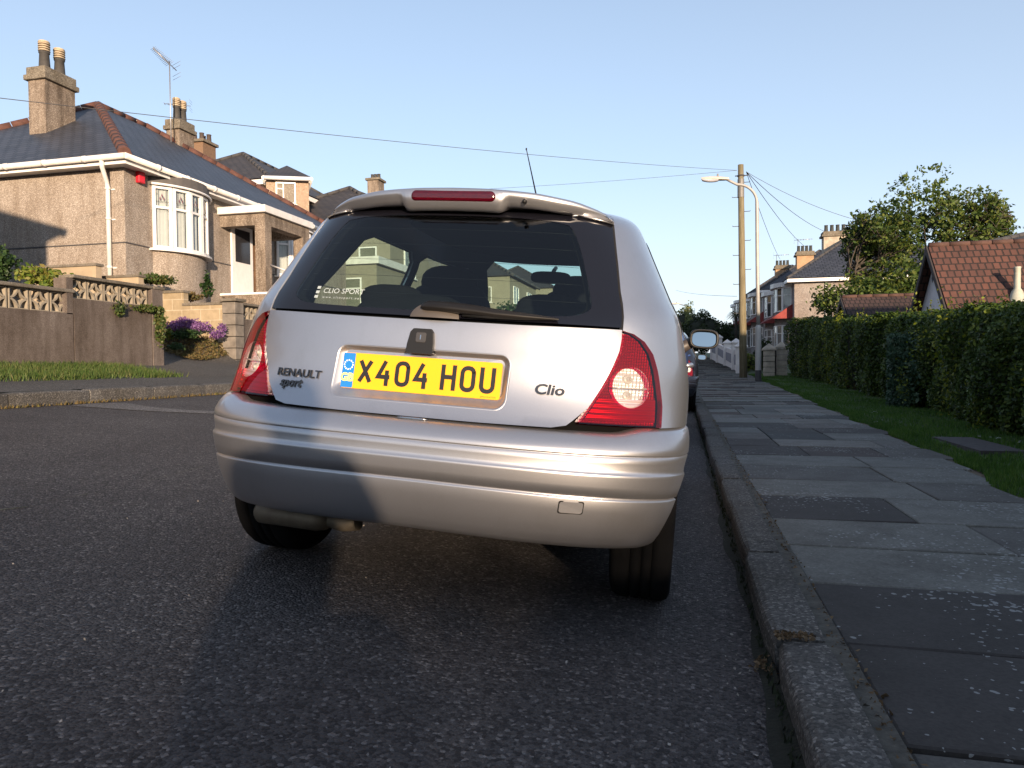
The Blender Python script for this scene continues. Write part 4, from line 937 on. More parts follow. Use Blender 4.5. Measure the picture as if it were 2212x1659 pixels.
def window(par, P0, U, W, H, parts=((0, 1, 0, 1, 'p'),), fw=.05, dep=.06, name='window', curt=True, cm=None, sill=True, frame=None, behind=True):
    """window in the plane through P0 (lower left), U = horizontal unit vector, outward = U x Z (right-hand). lights = fractions (x0,x1,z0,z1)"""
    P0 = Vector(P0); U = Vector(U).normalized(); O_ = U.cross(Vector((0, 0, 1))); Z = Vector((0, 0, 1)); f = MB(); frame = frame or UPVC
    def bar(a0, a1, b0, b1, o0, o1):
        pts = [P0+U*a+Z*b+O_*o0 for a, b in ((a0, b0), (a1, b0), (a1, b1), (a0, b1))]; f.prism(pts, O_*(o1-o0))
    bar(0, W, 0, fw, 0, dep); bar(0, W, H-fw, H, 0, dep); bar(0, fw, fw, H-fw, 0, dep); bar(W-fw, W, fw, H-fw, 0, dep)
    panes = []
    for (a0, a1, b0, b1, k) in parts:
        x0, x1, z0, z1 = a0*W, a1*W, b0*H, b1*H; g = fw*.8; ip = (g if a0 > 0 else fw, W-x1 > 1e-3)
        xx0 = x0+(g/2 if a0 > 0 else fw); xx1 = x1-(g/2 if a1 < 1 else fw); zz0 = z0+(g/2 if b0 > 0 else fw); zz1 = z1-(g/2 if b1 < 1 else fw)
        if a0 > 0: bar(x0-g/2, x0+g/2, max(z0, fw), min(z1, H-fw), .0, dep-.006)
        if b0 > 0: bar(max(x0, fw)+.0, min(x1, W-fw), z0-g/2, z0+g/2, .001, dep-.010)
        panes.append((xx0, xx1, zz0, zz1, k))
    w_ = f.build(name, frame, par)
    for xx0, xx1, zz0, zz1, k in panes:
        g = MB(); g.face([P0+U*a+Z*b+O_*(dep*.55) for a, b in ((xx0, zz0), (xx1, zz0), (xx1, zz1), (xx0, zz1))]); g.build('pane', WINGL, w_)
        if k == 's':   # leaded coloured light
            g = MB(); cx, cz = (xx0+xx1)/2, (zz0+zz1)/2; hw, hh = (xx1-xx0)/2, (zz1-zz0)/2; q = .62
            pp = lambda a, b, o: P0+U*(cx+a*hw)+Z*(cz+b*hh)+O_*(dep*.55+o)
            for a, b in ((0, .25), (-.28, -.1), (.28, -.1)): g.face([pp(a+dx, b+dz, .003) for dx, dz in ((-.12, 0), (0, -.26), (.12, 0), (0, .26))])
            g.build('coloured_glass', plain('stained_red', (.15, .06, .08), .3), w_)
            g = MB()
            for a in (-.6, .6): g.tube([pp(a, -1, .004), pp(a, 1, .004)], .004, 4)
            g.tube([pp(-1, -.45, .005), pp(1, -.45, .005)], .004, 4); g.tube([pp(-1, .45, .005), pp(-.6, .45, .005)], .004, 4); g.build('lead_lines', DGREY, w_)
    if behind:
        g = MB(); G = []
        if curt:
            n = max(8, int(W/.035)); G = [[P0+U*(fw+(W-2*fw)*i/n)+Z*b-O_*(.02-.012*cos(i*2.1)-.006*sin(i*.9)) for i in range(n+1)] for b in (fw*.5, H*.5, H-fw*.5)]
            g.grid(G); g.build('net_curtain', cm or CURT, w_)
        else:
            g.face([P0+U*a+Z*b-O_*.02 for a, b in ((fw, fw), (W-fw, fw), (W-fw, H-fw), (fw, H-fw))]); g.build('dark_interior', ROOMD, w_)
    if sill:
        g = MB(); pts = [P0+U*a-Z*b+O_*o for a, b, o in ()]
        a0, a1 = -.05, W+.05; pr = [P0+U*a0+O_*-.02-Z*.05, P0+U*a0+O_*(dep+.06)-Z*.05, P0+U*a0+O_*(dep+.06)-Z*.015, P0+U*a0+O_*-.02-Z*.0]
        g.prism(pr, U*(a1-a0)); g.build('sill', frame, w_)
    return w_
def chimney(par, x, y, z0, z1, wx, wy, mat, pots, pot_h=.75, pot_r=.13, cowl=True, cap=.12, potm=None, name='chimney', two=True):
    c = MB(); c.box(x-wx/2, x+wx/2, y-wy/2, y+wy/2, z0, z1); ch = c.build(name, mat, par)
    c = MB(); c.box(x-wx/2-cap, x+wx/2+cap, y-wy/2-cap, y+wy/2+cap, z1, z1+.13)
    if two: c.box(x-wx/2-cap*.4, x+wx/2+cap*.4, y-wy/2-cap*.4, y+wy/2+cap*.4, z1+.13, z1+.32)
    c.build('chimney_cap', CONC, ch, bevel=.02); zt_ = z1+(.32 if two else .13)
    for px, py in pots:
        p = MB(); p.lathe([(pot_r*1.15, 0), (pot_r*1.1, .06), (pot_r*.93, pot_h*.9), (pot_r*1.08, pot_h*.93), (pot_r*1.08, pot_h), (pot_r*.8, pot_h), (pot_r*.8, pot_h*.9)], (x+px, y+py, zt_), 16)
        po = p.build('chimney_pot', potm or POT, ch)
        if cowl:
            p = MB(); prof = []
            for k in range(4): zz = pot_h+.02+k*.055; p.lathe([(pot_r*.7, zz), (pot_r*1.15, zz), (pot_r*1.18, zz+.012), (pot_r*1.05, zz+.028), (pot_r*.7, zz+.028)], (x+px, y+py, zt_), 16)
            p.lathe([(pot_r*.72, pot_h), (pot_r*.72, pot_h+.22), (pot_r*1.15, pot_h+.225), (pot_r*1.05, pot_h+.26), (pot_r*.5, pot_h+.285), (.001, pot_h+.29)], (x+px, y+py, zt_), 16)
            p.build('cowl', COWL, po)
    return ch, zt_
def aerial(par, base, top, boom, n=12, r=.014, elem=.22, name='tv_aerial'):
    a = MB(); base, top, boom = Vector(base), Vector(top), Vector(boom); a.tube([base, top], r, 6); b = boom.normalized(); s = b.cross(Vector((0, 0, 1))).normalized()
    a0 = top-Vector((0, 0, .08)); a.tube([a0-b*.25, a0+boom], r*.8, 5)
    for k in range(n):
        p = a0+boom*(k/(n-1)); l = elem*(1-.35*k/n); a.tube([p-s*l, p+s*l], r*.35, 4); a.tube([p+Vector((0, 0, -.05)), p+Vector((0, 0, .05))], r*.5, 4)
    for dz in (-.22, -.11, .11, .22): p = a0-b*.25+Vector((0, 0, dz)); a.tube([p-s*elem, p+s*elem], r*.35, 4)
    return a.build(name, plain('aerial_metal', (.35, .35, .37), .4, .7), par)
def gutter_run(mb, a, b, r=.062):
    mb.tube([a, b], r, 8)
    n = max(2, int((Vector(b)-Vector(a)).length/.9))
    for k in range(1, n): p = Vector(a).lerp(Vector(b), k/n); d = (Vector(b)-Vector(a)).normalized()*.03; mb.tube([p-d, p+d], r*1.15, 8)

# ---- the bungalow
XF, YF = -11.2, 12.6; ZE, ZB = 5.12, 2.2; YB = 22.6; XB = -20.4
bun = thing('bungalow', 'pebbledashed bungalow with blue slate hipped roof, red ridge tiles and two bow windows', 'house', (XF, YF, ZB))
def L(mb, name, mat, par, **k):   # build in world coordinates, keep parent at its place
    for i, p in enumerate(mb.v): mb.v[i] = tuple(Vector(p)-par_loc(par))
    return mb.build(name, mat, par, **k)
def par_loc(p):
    l = Vector((0, 0, 0))
    while p is not None: l = l+p.location; p = p.parent
    return l
# simpler: keep every builder in world coordinates and put the empties at the origin of their parts through an inverse
def worldly(t):
    for ch in t.children: ch.matrix_parent_inverse = Matrix.Translation(t.location).inverted() if t.rotation_euler[:] == (0, 0, 0) else t.matrix_basis.inverted()
mb = MB(); mb.box(XB, XF, YF, YB, 1.0, ZE-.02); mb.build('wall', RENDER_, bun)
mb = MB(); mb.box(XB-.02, XF+.012, YF-.012, YB+.01, 3.42, 3.445); mb.build('plinth_band', DGREY, bun)
ov = .32; ze = ZE+.03
AP = at_x(213, 228, -15.6); AQ = Vector((-15.6, AP.y+1.75, AP.z)); AP = Vector(AP)
c1, c2, c3, c4 = Vector((XF+ov, YF-ov, ze)), Vector((XF+ov, YB-.1, ze)), Vector((XB-ov, YB-.1, ze)), Vector((XB-ov, YF-ov, ze))
rf = MB(); roofface(rf, [c1, c2, AQ, AP]); roofface(rf, [c4, c1, AP]); roofface(rf, [c2, c3, AQ]); roofface(rf, [c3, c4, AP, AQ]); rf.face([c1, c4, c3, c2])
roof_b = rf.build('roof', SLATE, bun, recalc=False)
rd = MB()
def ridgeline(mb, a, b, r, step=.42):
    a, b = Vector(a), Vector(b); n = max(2, int((b-a).length/step)); d = (b-a)/n
    for k in range(n): mb.tube([a+d*(k+.02), a+d*(k+.98)], [r*1.0, r*.97], 8)
for a, b, r_ in ((c1, AP, .125), (c4, AP, .13), (AP, AQ, .11), (AQ, c2, .12)): ridgeline(rd, a, b, r_)
rd.build('ridge_tiles', RIDGE, roof_b)
gt_ = MB(); gutter_run(gt_, c1+Vector((.05, -.05, -.06)), c2+Vector((.05, 0, -.09))); gutter_run(gt_, c1+Vector((.05, -.05, -.06)), c4+Vector((0, -.05, -.10)))
gt_.build('gutter', GUT, bun)
fs_ = MB(); fs_.box(XF+ov-.04, XF+ov-.02, YF-ov+.03, YB-.1, ZE-.16, ZE+.02); fs_.box(XB, XF+ov-.04, YF-ov+.02, YF-ov+.04, ZE-.16, ZE+.02); fs_.build('fascia', UPVC, bun)
sf = MB(); sf.box(XF, XF+ov-.05, YF-ov+.05, YB-.1, ZE-.14, ZE-.12); sf.box(XB, XF, YF-ov+.05, YF, ZE-.14, ZE-.12); sf.build('soffit', GUT, bun)
dpx = XF-.42; dp = MB(); dp.tube([(dpx+.2, YF-ov-.02, ZE-.08), (dpx+.2, YF-ov-.02, ZE-.2), (dpx+.08, YF-.10, ZE-.42), (dpx+.08, YF-.07, ZE-.55), (dpx+.08, YF-.07, 2.2)], .045, 10)
for z in (ZE-.6, 3.9, 2.9): dp.tube([(dpx+.08, YF-.07, z), (dpx+.08, YF-.07, z+.05)], .056, 10); dp.box(dpx, dpx+.2, YF-.02, YF+.0, z, z+.03)
dp.build('downpipe', GUT, bun)
ab = at_x(299, 380, XF+.001); al_ = MB(); al_.box(XF, XF+.10, ab.y-.09, ab.y+.09, ab.z-.16, ab.z+.14); al_.build('alarm_box', REDBOX, bun, bevel=.02)
def bow(y0, y1, zs, zh, dep, n=5, first=None, fsw=None):
    """bow window: chord on the facade between y0 and y1, n lights round an arc"""
    c = (y1-y0)/2; R = (c*c+dep*dep)/(2*dep); cx = XF+dep-R; yc = (y0+y1)/2; a = math.asin(c/R)
    pt = lambda k, e=0.: Vector((cx+(R+e)*cos(-a+2*a*k/n), yc+(R+e)*sin(-a+2*a*k/n), 0))
    ba = MB(); P = [pt(k) for k in range(n+1)]; foot = [Vector((XF-.1, y1, 1.2)), Vector((XF-.1, y0, 1.2))]
    arc = [pt(k*.25) for k in range(4*n+1)]
    ba.prism([Vector((p.x, p.y, 1.2)) for p in arc]+foot, (0, 0, zs-1.2), smooth=False); bw = ba.build('bay_wall', RENDER_, bun)
    hd = MB(); arc2 = [pt(k*.5, .09) for k in range(2*n+1)]; hd.prism([Vector((p.x, p.y, zh)) for p in arc2]+[Vector((XF-.1, y1+.15, zh)), Vector((XF-.1, y0-.15, zh))], (0, 0, .26)); hd.build('bay_head', plain('lead_grey', (.085, .078, .076), .8), bun)
    hd = MB(); arc2 = [pt(k*.5, .12) for k in range(2*n+1)]; hd.tube([Vector((p.x, p.y, zh+.02)) for p in arc2], .028, 6); hd.build('bay_trim', UPVC, bun)
    sl2 = MB(); arc3 = [pt(k*.5, .13) for k in range(2*n+1)]; sl2.prism([Vector((p.x, p.y, zs-.045)) for p in arc3]+[Vector((XF-.1, y1+.1, zs-.045)), Vector((XF-.1, y0-.1, zs-.045))], (0, 0, .045)); sl2.build('sill', UPVC, bun)
    for k in range(n):
        p, q = P[k], P[k+1]; U = (q-p)
        parts = [(0, 1, 0, .66, 'p'), (0, 1, .66, 1, 's')]
        window(bun, (p.x, p.y, zs), U, U.length, zh-zs, parts, .065, .07, sill=False)
bow(13.38, 15.15, 3.43, 4.80, .40, 5)
bow(18.25, 20.1, 3.43, 4.80, .40, 5)
# porch: flat canopy on rendered piers, steps and rail
px0, px1, py0, py1 = XF, -9.95, 15.75, 17.9
po = MB(); po.box(px0, px1+.08, py0-.12, py1+.1, 4.62, 4.80); pc = po.build('porch_canopy', GUT, bun, bevel=.015)
po = MB(); po.box(px1-.28, px1, py0, py0+.28, 2.0, 4.615); po.box(px1-.28, px1, py1-.35, py1, 2.0, 4.615); po.box(px1-.28, px1-.001, py0+.28, py1-.35, 4.33, 4.615); po.box(px0, px1-.28, py0, py0+.26, 4.33, 4.615)
po.box(px0, px1-.28, py1-.25, py1, 4.33, 4.6); po.build('porch_piers', RENDER2, pc)
po = MB(); po.box(px0+.0, px1+.06, py0-.05, py1, 1.0, 2.62); po.box(px1+.06, px1+.36, py0+.35, py1-.1, 1.0, 2.42); po.box(px1+.36, px1+.66, py0+.35, py1-.1, 1.0, 2.22); po.build('porch_floor', RENDER2, pc)
po = MB(); po.box(px0, px1+.08, py0-.07, py1, 2.62, 2.67); po.build('porch_slab', UPVC, pc)
# doors in the facade under the porch
dr = MB(); dr.box(XF+.0, XF+.05, 16.15, 17.05, 2.66, 4.5); door = dr.build('front_door', UPVC, bun)
dr = MB(); dr.box(XF+.05, XF+.058, 16.28, 16.92, 3.55, 4.4); dr.build('door_glass', plain('dark_door_glass', (.03, .03, .035), .1), door)
dr = MB(); dr.box(XF, XF+.06, 17.15, 17.5, 2.66, 4.5); dr.build('side_light', WOODBR, door)
rl = MB(); a0 = at_x(540, 608, -9.4); 
for yy in (15.9,):
    rl.tube([(-9.9, yy, 3.35), (-9.3, yy-.3, 3.15), (-8.9, yy-.3, 2.45)], .022, 8); rl.tube([(-9.3, yy-.3, 3.15), (-9.3, yy-.3, 2.1)], .018, 8)
rl.build('handrail', UPVC, pc)
# chimneys
def roof_z(x, y):   # side slope of the hip facing the camera
    n = (c1-c4).cross(AP-c4); return c4.z-(n.x*(x-c4.x)+n.y*(y-c4.y))/n.z
def hit_slope(u, v):
    n = (c1-c4).cross(AP-c4); d = ray(u, v); t = n.dot(c4-CAM)/n.dot(d); return CAM+d*t
cb_ = hit_slope(100, 287); ce = at_x(152, 262, cb_.x)
wy = .88; wx = .50
ct = CAM+ray(100, 165)*((cb_.y-CAM.y)/ray(100, 165).y)
cx_, cy_ = cb_.x-wx/2, cb_.y+wy/2
chim1, zt1 = chimney(bun, cx_, cy_, cb_.z-.6, ct.z-.05, wx, wy, RENDER2, [(0, -.20), (0, .24)], .44, .115, cap=.075)
c2b = at_x(365, 290, -15.0)
chim2, zt2 = chimney(bun, -15.0, c2b.y+.5, 6.5, c2b.z+.20, .46, .66, RENDER2, [(0, -.14), (0, .14)], .42, .10, cap=.07)
at_top = at_x(366, 132, -14.75); at_end = at_x(331, 104, -14.95); aerial(chim2, (-14.75, at_top.y, 7.2), at_top, at_end-at_top+Vector((0, 0, .08)), 14, .018, .24)
for ch in bun.children: pass
worldly(bun)

# ---- neighbouring houses beyond, on the same side
HW = speckle('tan_roughcast', (.25, .18, .13), (.36, .27, .20), (.5, .41, .33), 60, .95, .7, .008, (.88, .86, .84), big=.5)
def hiproof(par, x0, x1, y0, y1, ze, pitch_, mat, ov=.3, ridge_r=.09, rm=None, name='roof', axis=None):
    x0, x1, y0, y1 = x0-ov, x1+ov, y0-ov, y1+ov; wx_, wy_ = x1-x0, y1-y0; ax = axis or ('y' if wy_ > wx_ else 'x'); h = min(wx_, wy_)/2*pitch_; mb = MB()
    a, b, c, d = [Vector(p) for p in ((x0, y0, ze), (x1, y0, ze), (x1, y1, ze), (x0, y1, ze))]
    if ax == 'y': r0, r1 = Vector(((x0+x1)/2, y0+wx_/2, ze+h)), Vector(((x0+x1)/2, y1-wx_/2, ze+h)); F = [[a, b, r0], [b, c, r1, r0], [c, d, r1], [d, a, r0, r1]]
    else: r0, r1 = Vector((x0+wy_/2, (y0+y1)/2, ze+h)), Vector((x1-wy_/2, (y0+y1)/2, ze+h)); F = [[a, b, r1, r0], [b, c, r1], [c, d, r0, r1], [d, a, r0]]
    for f in F: roofface(mb, f)
    mb.face([a, d, c, b]); ro = mb.build(name, mat, par, recalc=False)
    q = MB()
    for s_, e in ((a, r0), (b, r0 if ax == 'y' else r1), (c, r1), (d, r1 if ax == 'y' else r0), (r0, r1)): ridgeline(q, s_, e, ridge_r, .5)
    q.build('ridge_tiles', rm or DGREY, ro); return ro, r0, r1
def eaves(par, x0, x1, y0, y1, ze, ov=.3):
    mb = MB(); g = .03; x0, x1, y0, y1 = x0-ov+g, x1+ov-g, y0-ov+g, y1+ov-g
    mb.box(x0, x1, y0, y0+.03, ze-.2, ze-.02); mb.box(x1-.03, x1, y0+.03, y1, ze-.2, ze-.02); mb.box(x0, x0+.03, y0+.03, y1, ze-.2, ze-.02); mb.build('fascia', UPVC, par)
# house with the dormer tower
A = at_y(678, 392, 27.0); B = at_y(561, 376, 25.6)
h2 = thing('dormer_house', 'tan roughcast house with small hipped tower and one white window beyond the bungalow', 'house', (-13, 28, 2.4))
tw0 = at_y(576, 470, 24.0); tw1 = at_y(668, 470, 24.6)
mb = MB(); P = [Vector((tw0.x, tw0.y, 1)), Vector((tw1.x, tw1.y, 1)), Vector((tw1.x*1.165, tw1.y*1.14, 1)), Vector((tw0.x*1.14, tw0.y*1.16, 1))]
ztw = at_y(625, 385, 24.3).z; mb.prism(P, (0, 0, ztw-1)); mb.build('tower_wall', HW, h2)
zl = at_y(570, 400, 24).z
cm = sum(P, Vector())/4; E_ = [cm+(p-cm)*1.1 for p in P]; E_ = [Vector((p.x, p.y, ztw+.03)) for p in E_]; apx = at_y(601, 357, 26.0); ap2 = Vector((cm.x, cm.y, apx.z))
mb = MB()
for i in range(4): roofface(mb, [E_[i], E_[(i+1) % 4], ap2])
mb.face(E_[::-1]); r2 = mb.build('tower_roof', SLATE2, h2, recalc=False)
mb = MB()
for i in range(4): mb.tube([E_[i]-Vector((0, 0, .08)), E_[(i+1) % 4]-Vector((0, 0, .08))], .08, 6)
mb.build('gutter', UPVC, h2)
U = (P[1]-P[0]).normalized(); w0 = at_y(597, 440, 24.1); Wn = .62*(P[1]-P[0]).length*.62
window(h2, P[0]+U*((597-576)/92*(P[1]-P[0]).length)+Vector((0, 0, w0.z-1)), U, (43/92)*(P[1]-P[0]).length, at_y(597, 393, 24.1).z-w0.z, [(0, .38, 0, .7, 'p'), (0, .38, .7, 1, 'p'), (.38, 1, 0, 1, 'p')], .05, .06)
bx0, bx1, by0, by1 = -21.5, tw0.x-.25, 24.5, 33.5; zb2 = at_y(500, 392, 24.3).z
mb = MB(); mb.box(bx0, bx1, by0, by1, 1, zb2); mb.build('wall', HW, h2); ro, r0, r1 = hiproof(h2, bx0, bx1, by0, by1, zb2+.02, .62, SLATE2); eaves(h2, bx0, bx1, by0, by1, zb2)
cq = at_y(425, 330, 28.0); chimney(h2, cq.x, 28.4, cq.z-1.6, at_y(425, 303, 28).z-.1, .72, .9, plain('brown_brick', (.17, .105, .065), .9, var=.25, scale=20), [(-.2, -.25), (.05, -.1), (.2, .2), (-.15, .3)], .38, .10, False, .1, plain('pot_brown', (.06, .045, .04), .8), two=False)
tp = at_y(399, 224, 27.6); aerial(h2, (cq.x-.3, 27.6, cq.z-.3), (tp.x, 27.6, tp.z), (-.8, -.3, .05), 6, .018, .22)
worldly(h2)
# grey house lower beside it, seen through the car, with white windows
h3 = thing('grey_house', 'grey rendered two-storey house with white windows seen through the rear side window', 'house', (-11.6, 25, 2.4))
G3 = speckle('grey_render', (.20, .18, .14), (.27, .245, .19), (.34, .31, .25), 80, .95, .4, .004, (.85, .85, .83), big=.5)
mb = MB(); mb.box(-17.5, -11.0, 26.0, 33.0, 1, 6.6); mb.build('wall', G3, h3)
mb = MB(); mb.box(-13.2, -10.2, 22.9, 26.0, 1, 4.35); mb.build('side_wing', G3, h3); mb = MB(); mb.box(-13.35, -10.05, 22.75, 26.0, 4.35, 4.6); mb.build('wing_fascia', GUT, h3)
window(h3, (-12.3, 26.0, 4.75), (1, 0, 0), .75, .75); window(h3, (-11.9, 22.9, 2.75), (1, 0, 0), 1.15, 1.15, [(0, 1, 0, .68, 'p'), (0, 1, .68, 1, 'p')]); window(h3, (-11.0, 27.4, 4.5), (0, 1, 0), 1.2, 1.2, [(0, .5, 0, 1, 'p'), (.5, 1, 0, 1, 'p')]); window(h3, (-11.0, 30.0, 2.6), (0, 1, 0), 1.5, 1.4, [(0, .5, 0, 1, 'p'), (.5, 1, 0, 1, 'p')])
hiproof(h3, -17.5, -11.0, 26.0, 33.0, 6.6, .6, SLATE2); worldly(h3)
# red-brown gabled house with chimney just above the car
h4 = thing('gabled_house', 'brick house with dark roof and squat chimney rising behind the car roof', 'house', (-12, 37, 2.4))
BRK = plain('red_brick', (.24, .09, .055), .9, var=.25, scale=30)
pA, pB = at_y(671, 462, 36), at_y(768, 410, 36); mb = MB(); hb_ = pB.z; 
xL, xR = pA.x-.1, pB.x+(pB.x-pA.x); ze4 = pA.z
mb.prism([Vector((xL+.3, 36, 1)), Vector((xR-.3, 36, 1)), Vector((xR-.3, 36, ze4)), Vector((pB.x, 36, hb_-.15)), Vector((xL+.3, 36, ze4))], (0, 9, 0)); mb.build('wall', BRK, h4)
mb = MB(); roofface(mb, [(xL, 35.7, ze4), (pB.x, 35.7, hb_), (pB.x, 45.3, hb_), (xL, 45.3, ze4)]); roofface(mb, [(xR, 35.7, ze4), (xR, 45.3, ze4), (pB.x, 45.3, hb_), (pB.x, 35.7, hb_)])
mb.face([(xL, 35.7, ze4-.14), (pB.x, 35.7, hb_-.14), (pB.x, 35.7, hb_), (xL, 35.7, ze4)]); mb.face([(xR, 35.7, ze4-.14), (pB.x, 35.7, hb_-.14), (pB.x, 35.7, hb_), (xR, 35.7, ze4)]); mb.build('roof', SLATE2, h4, recalc=False)
q0 = at_y(812, 412, 38.5); q1 = at_y(812, 391, 38.5); chimney(h4, q0.x, 38.5, q0.z-1.5, q1.z-.05, .68, .8, RENDER2, [(-.2, 0), (0, 0), (.2, 0)], .30, .09, False, .1, POT, two=False)
fp = MB(); a = at_y(682, 428, 35.5); fp.tube([(a.x, 35.5, 4), (a.x, 35.5, a.z)], .03, 6); fp.tube([(a.x, 35.5, a.z-.7), (a.x-.2, 35.4, a.z-.3)], .02, 5); fp.build('vent_pipe', DGREY, h4)
window(h4, (pB.x-.5, 36, 3.6), (1, 0, 0), 1.3, 1.2, [(0, .5, 0, 1, 'p'), (.5, 1, 0, 1, 'p')]); worldly(h4)
TRH = 6.85
# ============================================================ LEFT FRONTAGE: walls, drive, planting, the house next door
XW = -8.6
COPE = speckle('coping', (.13, .115, .095), (.18, .16, .135), (.26, .23, .2), 110, .95, .5, .003, (.6, .57, .5), big=2.5)
SCRB = plain('screen_block_concrete', (.26, .225, .175), .95, var=.22, scale=9, bmp=.4, bscale=150)
def screen_block(par, x, y0, z0, s=.29, d=.09):
    b = MB(); f = .018; b.box(x-d/2, x+d/2, y0, y0+f, z0, z0+s); b.box(x-d/2, x+d/2, y0+s-f, y0+s, z0, z0+s); b.box(x-d/2, x+d/2, y0+f, y0+s-f, z0, z0+f); b.box(x-d/2, x+d/2, y0+f, y0+s-f, z0+s-f, z0+s)
    c = s/2; R = c*.96
    for cy, cz, a0 in ((0, 0, 0), (s, 0, 90), (s, s, 180), (0, s, 270)):
        G = []
        for k in range(9):
            a = radians(a0+5+80*k/8); G.append([Vector((x+e*d*.46, y0+cy+r*cos(a), z0+cz+r*sin(a))) for e, r in ((-1, R-.012), (-1, R+.012), (1, R+.012), (1, R-.012), (-1, R-.012))])
        b.grid(G, smooth=False)
    for cy, cz in ((0, .5), (1, .5), (.5, 0), (.5, 1)):   # pointed webs that close the star
        a = Vector((x, y0+cy*s, z0+cz*s)); m_ = Vector((x, y0+c, z0+c)); q = a.lerp(m_, .42); b.tube([a, q], [.012, .010], 4)
    return b.build('screen_block', SCRB, par)
def screen_wall(name, label, x, segs, base, par_loc_, end_pillar=None, grp='patterned garden walls'):
    t = thing(name, label, 'wall', (x, segs[0][0], base), grp)
    for (y0, y1, zc) in segs:
        w_ = MB(); w_.box(x-.11, x+.11, y0, y1, base-.3, zc-.34); w_.build('wall', GARDW, t)
        n = int(round((y1-y0-.04)/.30)); st_ = (y1-y0-.0)/n
        for k in range(n): screen_block(t, x, y0+k*st_+(st_-.29)/2, zc-.34)
        c = MB(); c.box(x-.13, x+.13, y0-.02, y1+.03, zc-.05, zc); c.build('coping', COPE, t, bevel=.012)
    return t
wA = screen_wall('garden_wall', 'rendered garden wall with stepped coping and star-pattern concrete blocks, ivy over its end', XW, [(5.65, 8.52, 1.955), (8.54, 10.08, 2.175)], .92, None)
mb = MB(); mb.box(XW-.12, XW+.12, 10.10, 10.34, .7, 2.125); mb.build('end_pillar', GARDW, wA); mb = MB(); mb.box(XW-.14, XW+.14, 10.12, 10.38, 2.126, 2.176); mb.build('coping', COPE, wA, bevel=.012)
mb = MB(); mb.box(XW-.11, XW+.11, 8.42, 8.53, 1.6, 2.12); mb.build('step_pier', GARDW, wA)
worldly(wA)
wB = screen_wall('garden_wall', 'star-pattern block wall with stone-block pillar right of the driveway', -8.95, [(13.12, 17.6, 2.16)], 1.0, None)
BLK = plain('split_block', (.16, .14, .12), .95, var=.35, scale=5, bmp=.6, bscale=40)
mb = MB()
for k in range(6): mb.box(-9.10, -8.80, 12.80, 13.10, .75+.235*k, .75+.235*k+.225)
mb.build('end_pillar', BLK, wB, bevel=.012); mb = MB(); mb.box(-9.14, -8.76, 12.76, 13.14, 2.165, 2.225); mb.build('coping', COPE, wB, bevel=.012); worldly(wB)
# cream block retaining wall with stepped top
def blockmat():
    m, nt, b = newmat('cream_blockwork'); v = coords(nt); s_ = nt.nodes.new('ShaderNodeSeparateXYZ'); nt.links.new(v, s_.inputs[0]); cb_ = nt.nodes.new('ShaderNodeCombineXYZ'); nt.links.new(s_.outputs[0], cb_.inputs[0]); nt.links.new(s_.outputs[2], cb_.inputs[1])
    br = nt.nodes.new('ShaderNodeTexBrick'); nt.links.new(cb_.outputs[0], br.inputs['Vector']); br.inputs['Scale'].default_value = 1; br.inputs['Brick Width'].default_value = .45; br.inputs['Row Height'].default_value = .225; br.inputs['Mortar Size'].default_value = .008; br.inputs['Mortar Smooth'].default_value = .2
    br.inputs['Color1'].default_value = (.34, .27, .18, 1); br.inputs['Color2'].default_value = (.28, .225, .15, 1); br.inputs['Mortar'].default_value = (.42, .36, .28, 1)
    c = mixc(nt, 1., br.outputs[0], ramp(nt, noise(nt, v, 6, 6, .7), [(.3, (.75, .74, .7)), (.7, (1.1, 1.1, 1.1))]), 'MULTIPLY'); nt.links.new(c, b.inputs['Base Color']); b.inputs['Roughness'].default_value = .95; bump(nt, noise(nt, v, 120, 3), b, .5, .003); MATS['cream_blockwork'] = m; return m
BW = blockmat()
ret = thing('retaining_wall', 'cream concrete block retaining wall with stepped top above the purple flowers', 'wall', (-9.2, 13.0, 1.2))
q0, q1, q2 = at_y(332, 633, 12.95), at_y(400, 640, 12.95), at_y(497, 655, 12.95)
mb = MB(); mb.box(q1.x, q2.x+.1, 12.9, 13.05, 1.0, q2.z-.03); mb.box(q0.x-.6, q1.x-.002, 12.902, 13.048, 1.0, q0.z-.02); mb.build('wall', BW, ret)
mb = MB(); mb.box(q1.x-.02, q2.x+.1, 12.87, 13.08, q2.z-.028, q2.z+.022); mb.box(q0.x-.6, q1.x+.02, 12.868, 13.082, q0.z-.018, q0.z+.032); mb.build('coping', COPE, ret); worldly(ret)
for (u0, u1, v_, yy) in ((205, 299, 598, 12.0), (62, 207, 577, 11.6)):
    a, b = at_y(u0, v_, yy), at_y(u1, v_, yy); t = thing('parapet_wall', 'low cream rendered parapet with thin coping, the %s one beside the bungalow drive' % ('right' if u0 > 100 else 'left, higher'), 'wall', (a.x, yy, 1.6), 'parapets beside the bungalow drive')
    mb = MB(); mb.box(a.x, b.x, yy, yy+.14, 1.2, a.z-.04); mb.build('wall', plain('cream_render', (.33, .26, .18), .95, var=.2, scale=4, bmp=.3), t); mb = MB(); mb.box(a.x-.02, b.x+.03, yy-.03, yy+.17, a.z-.038, a.z+.01); mb.build('coping', COPE, t); worldly(t)
